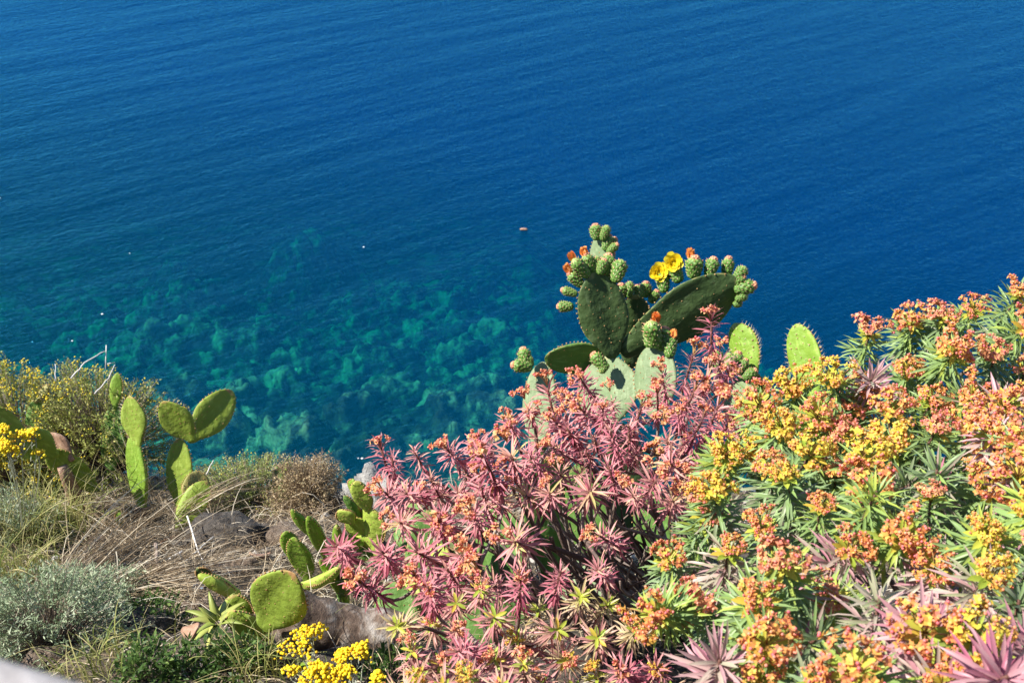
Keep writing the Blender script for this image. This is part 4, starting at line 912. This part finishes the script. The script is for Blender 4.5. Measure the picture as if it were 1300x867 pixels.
# ------------------------------------------------------------------ yellow button flowers
M_btn = leafy('button_yellow', [(0, (0.66, 0.36, 0.02)), (0.25, (0.86, 0.58, 0.01)), (1, (0.96, 0.78, 0.03))], 0.6, 0.1)
M_gst = leafy('grey_stem', [(0, (0.30, 0.33, 0.24)), (1, (0.45, 0.47, 0.36))], 0.7, 0.1)
def button_plant(heads, rootpx, D, label, seed):
    rs = np.random.default_rng(seed); P, d = hit(*rootpx); root = thing('everlasting_flower', P, label, 'flower', 'yellow everlasting flowers'); st = MB(); iv, if_ = ICO2
    for (x, y, rp) in heads:
        C = at(x, y, D); r = rp * 1.25 / F * D; hm = MB()
        nn = int(40 + 40 * r / 0.03)
        sub = [rs.normal(0, 0.45, 2) * r for _ in range(5)]
        for k in range(nn):
            s0 = sub[k % 5]; p = np.array([s0[0] + rs.normal(0, r * 0.3), s0[1] + rs.normal(0, r * 0.3), 0]); p[2] = 0.35 * r - (p[0] ** 2 + p[1] ** 2) / (r * 2.6) + rs.normal(0, 0.12 * r)
            s = 0.0047 * (0.75 + 0.5 * rs.random()); hm.add(iv * s * np.array([1, 1, 0.85]) + p, if_, 0, rs.random())
            if k % 3 == 0: tube(st, [C + p * 0.9, C + [0, 0, -r * 1.2]], 0.0008, 3, 0, 0.5, cap=False)
        link('flower_head', hm.mesh('flower_head', [M_btn]), root, tuple(C - P))
        tube(st, bez(C + [0, 0, -r * 1.15], C + [0, 0, -0.08], P + (C - P) * 0.4 + [0.02, 0, 0], P, 9), 0.0018, 5, 0, rs.random())
        for k in range(16):
            t = rs.random() * 0.7; p = P + (C - P) * (1 - t); leaf(st, frame(rs.normal(0, 1, 3) + [0, 0, 1]), p, 0.022, 0.003, 0.5, 0.3, rs.random(), 0, 3)
    link('stems', st.mesh('stems', [M_gst], off=P), root)
button_plant([(381, 821, 17), (393, 803, 12), (367, 852, 8)], (400, 880), 3.3, 'left yellow everlasting flower cluster in front of the lying trunk', 3)
button_plant([(445, 832, 14), (457, 822, 10), (436, 838, 9)], (450, 900), 3.25, 'yellow everlasting flower cluster against the dark green pad', 4)
button_plant([(393, 862, 13), (410, 852, 13), (438, 860, 16), (482, 861, 9), (420, 866, 12)], (430, 920), 3.1, 'row of yellow everlasting flowers cut by the bottom edge', 5)
button_plant([(20, 562, 15), (11, 573, 8), (42, 552, 8), (3, 545, 7), (6, 568, 8), (47, 575, 5)], (30, 690), 4.1, 'yellow everlasting flowers in front of the arching arm at the left edge', 6)

# ------------------------------------------------------------------ straw, dead sticks and grass
M_straw = leafy('dry_straw', [(0, (0.10, 0.07, 0.045)), (0.4, (0.28, 0.20, 0.12)), (0.75, (0.48, 0.38, 0.25)), (1, (0.76, 0.68, 0.54))], 0.7, 0.2)
M_gstraw = leafy('half_green_grass', [(0, (0.14, 0.20, 0.04)), (0.5, (0.34, 0.34, 0.10)), (1, (0.55, 0.46, 0.22))], 0.6, 0.25)
M_white = leafy('bleached_stick', [(0, (0.5, 0.45, 0.4)), (1, (0.75, 0.72, 0.68))], 0.7, 0)
def blade(mb, pts, w_, rnd, side):
    P = np.asarray(pts); k = len(P); ww = w_ * (1 - np.linspace(0, 1, k) ** 2.5 * 0.85)
    V = np.stack([P - side * ww[:, None] / 2, P + side * ww[:, None] / 2], 1).reshape(-1, 3)
    mb.add(V, [(2 * i, 2 * i + 1, 2 * i + 3, 2 * i + 2) for i in range(k - 1)], 0, rnd)
def sweep(name, a, b, n, width, lift, label, seed, mat=None, Da=None, Db=None, w_=0.0035, jitter=0.06, frac=1.0, cat='grass tuft', group='straw tufts'):
    rs = np.random.default_rng(seed); A, da = hit(*a); B, db = hit(*b)
    if Da: A = at(*a, Da)
    if Db: B = at(*b, Db)
    mb = MB(); ax = B - A; pr = np.cross(ax, [0, 0, 1]); pr /= np.linalg.norm(pr)
    for k in range(n):
        a0 = A + pr * rs.normal(0, width * 0.35) + rs.normal(0, .02, 3); t = frac * (0.55 + 0.55 * rs.random()); b0 = A + ax * t + pr * rs.normal(0, width) + rs.normal(0, jitter, 3)
        l = lift * (0.4 + rs.random()); c1 = a0 + (b0 - a0) * 0.3 + [0, 0, l] + rs.normal(0, .03, 3); c2 = a0 + (b0 - a0) * 0.7 + [0, 0, l * 0.9] + rs.normal(0, .03, 3)
        sd = np.cross(b0 - a0, rs.normal(0, 1, 3)); sd /= np.linalg.norm(sd); blade(mb, bez(a0, c1, c2, b0, 9), w_ * (0.6 + 0.8 * rs.random()), rs.random(), sd)
    o = link(name, mb.mesh(name, [mat or M_straw], off=A), None, tuple(A)); tag(o, label, cat, group); return o
sweep('straw_tuft', (60, 770), (275, 640), 130, 0.15, 0.14, 'long straw tuft sweeping up to the corky cactus pad', 1, jitter=0.13)
sweep('straw_tuft', (90, 740), (235, 660), 100, 0.13, 0.10, 'straw bundle lying below the slim cactus column', 2, jitter=0.15)
sweep('straw_tuft', (110, 770), (330, 735), 260, 0.07, 0.07, 'bright tangled straw mat beside the ribbed lying pad', 3, jitter=0.12)
sweep('straw_tuft', (150, 765), (270, 760), 240, 0.10, 0.05, 'pale straw heap behind the bright green weed', 4)
sweep('straw_tuft', (225, 660), (330, 610), 34, 0.05, 0.08, 'loose white straw hanging over the dark boulder', 6, w_=0.0035, jitter=0.04, Da=5.5, Db=5.4)
sweep('straw_tuft', (205, 660), (120, 560), 60, 0.16, 0.05, 'dry stalks woven through the yellow green shrub', 7, Db=5.6, w_=0.004)
sweep('straw_tuft', (420, 860), (415, 745), 22, 0.10, 0.03, 'thin dry stalks rising before the lying trunk', 8, Db=3.9, w_=0.003)
sweep('straw_tuft', (500, 880), (478, 790), 26, 0.07, 0.03, 'thin dry stalks rising before the dark green pad', 9, Db=3.5, w_=0.0028)
sweep('straw_tuft', (250, 745), (345, 690), 80, 0.16, 0.04, 'dry brown stalks in the shadow under the low shrub', 10)
sweep('straw_tuft', (230, 720), (300, 655), 130, 0.13, 0.06, 'tangle of brown stalks hanging round the dark boulder', 14, frac=1.0)
sweep('straw_tuft', (60, 672), (200, 645), 120, 0.18, 0.07, 'loose grey straw between the arching arm and the slim column', 15)
sweep('straw_tuft', (150, 700), (60, 650), 130, 0.15, 0.09, 'brown straw below the withered pad', 16)
sweep('straw_tuft', (330, 770), (400, 705), 60, 0.12, 0.05, 'dry stalks between the olive pad and the low shrub', 11)
def tuft(px, py, n, h, spread, mat, label, seed, w_=0.004, cat='grass tuft'):
    rs = np.random.default_rng(seed); P, d = hit(px, py); mb = MB()
    for k in range(n):
        a0 = P + np.array([rs.normal(0, spread * 0.5), rs.normal(0, spread * 0.5), -0.02]); a0[2] = float(ground(a0[0], a0[1])) - 0.01; l = h * (0.5 + 0.6 * rs.random()); d_ = rs.normal(0, 0.35, 2); tip = a0 + np.array([d_[0] * l, d_[1] * l, l * 0.9])
        sd = np.array([rs.normal(), rs.normal(), 0]); sd /= np.linalg.norm(sd); blade(mb, bez(a0, a0 + [0, 0, l * 0.5], tip - [d_[0] * l * .4, d_[1] * l * .4, 0], tip + [d_[0] * .1, d_[1] * .1, -l * 0.12 * rs.random()], 7), w_ * (0.6 + 0.7 * rs.random()), rs.random(), sd)
    o = link('grass_tuft', mb.mesh('grass_tuft', [mat], off=P), None, tuple(P)); tag(o, label, cat, 'upright grass tufts')
tuft(55, 690, 420, 0.42, 0.20, M_gstraw, 'tall half green grass tuft right of the yellow button flowers', 1)
tuft(95, 680, 260, 0.34, 0.16, M_gstraw, 'grass tuft at the foot of the arching cactus arm', 2)
tuft(20, 740, 240, 0.30, 0.2, M_gstraw, 'yellowing grass tuft between the two silvery shrubs at the left edge', 3)
tuft(290, 690, 60, 0.22, 0.14, M_straw, 'sparse dry tuft on the boulder side of the low shrub', 4)
tuft(130, 850, 160, 0.16, 0.2, M_gstraw, 'short grass tuft in the shade beside the parapet', 5)
tuft(340, 850, 120, 0.2, 0.16, M_gstraw, 'thin grass tuft left of the everlasting flowers', 7)
tuft(470, 700, 90, 0.2, 0.16, M_straw, 'dry tuft below the pale lime pads', 8)
# ground litter over the whole slope, uncountable
mb = MB(); rs = np.random.default_rng(77)
for k in range(16000):
    x = rs.uniform(-3.4, 3.2); y = rs.uniform(1.0, 4.9); z = float(ground(x, y)) + 0.005
    a = rs.random() * 6.28; l = 0.03 + 0.11 * rs.random(); e = rs.normal(0.15, 0.25); d_ = np.array([math.cos(a) * math.cos(e), math.sin(a) * math.cos(e), math.sin(e) - 0.74 * math.sin(a) * 0.9])
    A = np.array([x, y, z]); sd = np.cross(d_, [0.1, 0.2, 1]); sd /= np.linalg.norm(sd); blade(mb, [A, A + d_ * l * 0.5 + [0, 0, 0.012], A + d_ * l], 0.0045, rs.random(), sd)
for k in range(4800):
    x = rs.uniform(-3.0, 0.0); y = rs.uniform(2.2, 4.7); z = float(ground(x, y)) + 0.005; a = rs.random() * 6.28; l = 0.08 + 0.24 * rs.random() ** 1.5
    A = np.array([x, y, z]); d_ = np.array([math.cos(a), math.sin(a), -0.74 * math.sin(a) * 0.95 + rs.normal(0.12, 0.2)]) * l; c_ = rs.normal(0, 0.25, 3) * l + [0, 0, l * 0.3]
    sd = np.cross(d_, [0.1, 0.2, 1]); sd /= np.linalg.norm(sd); blade(mb, bez(A, A + d_ * 0.3 + c_, A + d_ * 0.7 + c_, A + d_, 6), 0.0032, rs.random(), sd)
tag(link('dry_grass', mb.mesh('dry_grass', [M_straw])), 'scattered dry grass and stalks over the stony slope', None, None, 'stuff')
mb = MB()
for k in range(3500):
    x = rs.uniform(-3.6, 3.6); y = rs.uniform(0.9, 5.2); s = 0.006 + 0.022 * rs.random() ** 3; z = float(ground(x, y)) + s * 0.3
    v = ICO1[0] * s * (0.7 + 0.6 * rs.random((12, 1))); mb.add(v + [x, y, z], ICO1[1], 0, rs.random())
M_peb = leafy('pebbles', [(0, (0.07, 0.06, 0.055)), (0.6, (0.22, 0.19, 0.16)), (1, (0.5, 0.47, 0.44))], 0.9, 0)
tag(link('gravel', mb.mesh('gravel', [M_peb], smooth=False)), 'loose stones and grit on the slope', None, None, 'stuff')

def stick(label, pts, r, name='dry_stick', mat=None, fork=None):
    W_ = [at(x, y, D) for (x, y, D) in pts]; mb = MB(); P0 = W_[0]
    C_ = []
    for i in range(len(W_) - 1):
        for t in np.linspace(0, 1, 6)[:-1]: C_.append(W_[i] * (1 - t) + W_[i + 1] * t + rng.normal(0, 0.002, 3))
    C_.append(W_[-1]); tube(mb, C_, np.linspace(r, r * 0.6, len(C_)), 6, 0, 0.8, rough=0.15)
    for fk in (fork or []): tube(mb, [at(*q) for q in fk], r * 0.6, 5, 0, 0.7)
    tag(link(name, mb.mesh(name, [mat or M_white], off=P0), None, tuple(P0)), label, 'stick', 'dry sticks')
stick('thick white broken stick lying by the dark boulder', [(206, 717, 4.95), (232, 700, 5.0)], 0.016)
stick('bleached stalk arching above the yellow shrub to a forked tip', [(90, 480, 5.9), (108, 460, 5.9), (133, 446, 5.95)], 0.005, fork=[[(135, 438, 5.95), (134, 470, 5.95)], [(136, 462, 5.95), (146, 460, 5.95)]])
stick('short bleached stalk standing over the yellow shrub', [(71, 484, 5.9), (70, 462, 5.9)], 0.004)
stick('dry stalk leaning over the top of the yellow green shrub', [(120, 500, 5.8), (138, 480, 5.8), (146, 463, 5.8)], 0.004)
stick('thin pale stick sticking up beside the corky pad', [(262, 602, 5.6), (271, 584, 5.6)], 0.004)
stick('long thin stem hanging over the dark boulder', [(238, 655, 5.1), (252, 700, 4.9), (275, 735, 4.7), (292, 750, 4.6)], 0.004)
stick('long dry stem slanting across the shaded ground', [(205, 735, 4.8), (240, 708, 4.85), (272, 680, 4.95)], 0.004)
# twisted grey limbs glimpsed inside the pink spurge are part of its branches

def dead_pad(px, py, r, label, seed):
    P, d = hit(px, py); P = P + [0, 0, 0.03]; rs = np.random.default_rng(seed); me = pad_mesh(r * 2.2, r * 1.5, 0.02, M_dry, seed, 0.6, areoles=False)
    o = link('dead_pad', me, None, tuple(P), frame((rs.normal(), -0.3, 0.25), 0.6)); tag(o, label, 'dead cactus pad')
dead_pad(238, 806, 0.05, 'curled brown dead cactus pad beside the spiky aloe', 301)
dead_pad(225, 690, 0.06, 'reddish brown dead pad under the olive winged cactus', 302)
dead_pad(345, 712, 0.045, 'orange brown dead pad left of the narrow leaning pad', 303)
stick('grey broken stick standing by the white stick', [(198, 690, 5.0), (200, 722, 4.9)], 0.010, mat=M_branch)
stick('thin grey branch lying across the shaded hollow', [(140, 795, 3.95), (165, 812, 3.85), (205, 806, 3.9)], 0.006, mat=M_branch)
stick('brown dead branch below the aloe', [(270, 820, 3.6), (292, 838, 3.55), (306, 860, 3.45)], 0.008, mat=M_branch)
# blue plastic scraps
def scrap(px, py, r, label, c):
    P, d = hit(px, py); P = at(px, py, d - 0.05); mb = MB(); v, f = ICO2; v = v * (0.6 + 0.8 * rng.random((len(v), 1))) * np.array([1.2, 0.9, 0.45]) * r; mb.add(v, f)
    tag(link('plastic_scrap', mb.mesh('plastic_scrap', [leafy('plastic_' + str(px), [(0, c), (1, c)], 0.4, 0)], smooth=False), None, tuple(P)), label, 'litter')
scrap(180, 741, 0.014, 'deep blue plastic scrap in the straw', (0.03, 0.14, 0.6)); scrap(172, 757, 0.012, 'pale blue plastic scrap below the deep blue one', (0.25, 0.45, 0.7)); scrap(251, 744, 0.022, 'crumpled whitish blue scrap beside the ribbed pad', (0.4, 0.5, 0.65))

# ------------------------------------------------------------------ things floating on the sea
def sea_pt(px, py): v = ray(px, py); return CAM + v * (-H / v[2])
P = sea_pt(665, 292); mb = MB(); v, f = ICO2; mb.add(v * np.array([0.32, 0.12, 0.10]) * (0.8 + 0.4 * rng.random((len(v), 1))), f)
tag(link('driftwood', mb.mesh('driftwood', [M_dry]), None, tuple(P + [0, 0, 0.05])), 'small brown driftwood piece floating alone on the sea', 'driftwood')
mb = MB()
for (x, y) in [(92, 433), (130, 399), (462, 314), (0, 252), (165, 322), (397, 583), (402, 588), (398, 604), (455, 582), (414, 640), (460, 582), (430, 630), (436, 618), (447, 622), (425, 640), (415, 628), (425, 612)]:
    P = sea_pt(x, y) + [0, 0, 0.02]; s = 0.05 + 0.08 * rng.random(); mb.add(ICO1[0] * np.array([s, s * 0.7, 0.03]) + P, ICO1[1])
tag(link('foam', mb.mesh('foam', [leafy('foam_white', [(0, (0.8, 0.85, 0.88)), (1, (0.8, 0.85, 0.88))], 0.6, 0)])), 'tiny white foam flecks on the water', None, None, 'stuff')
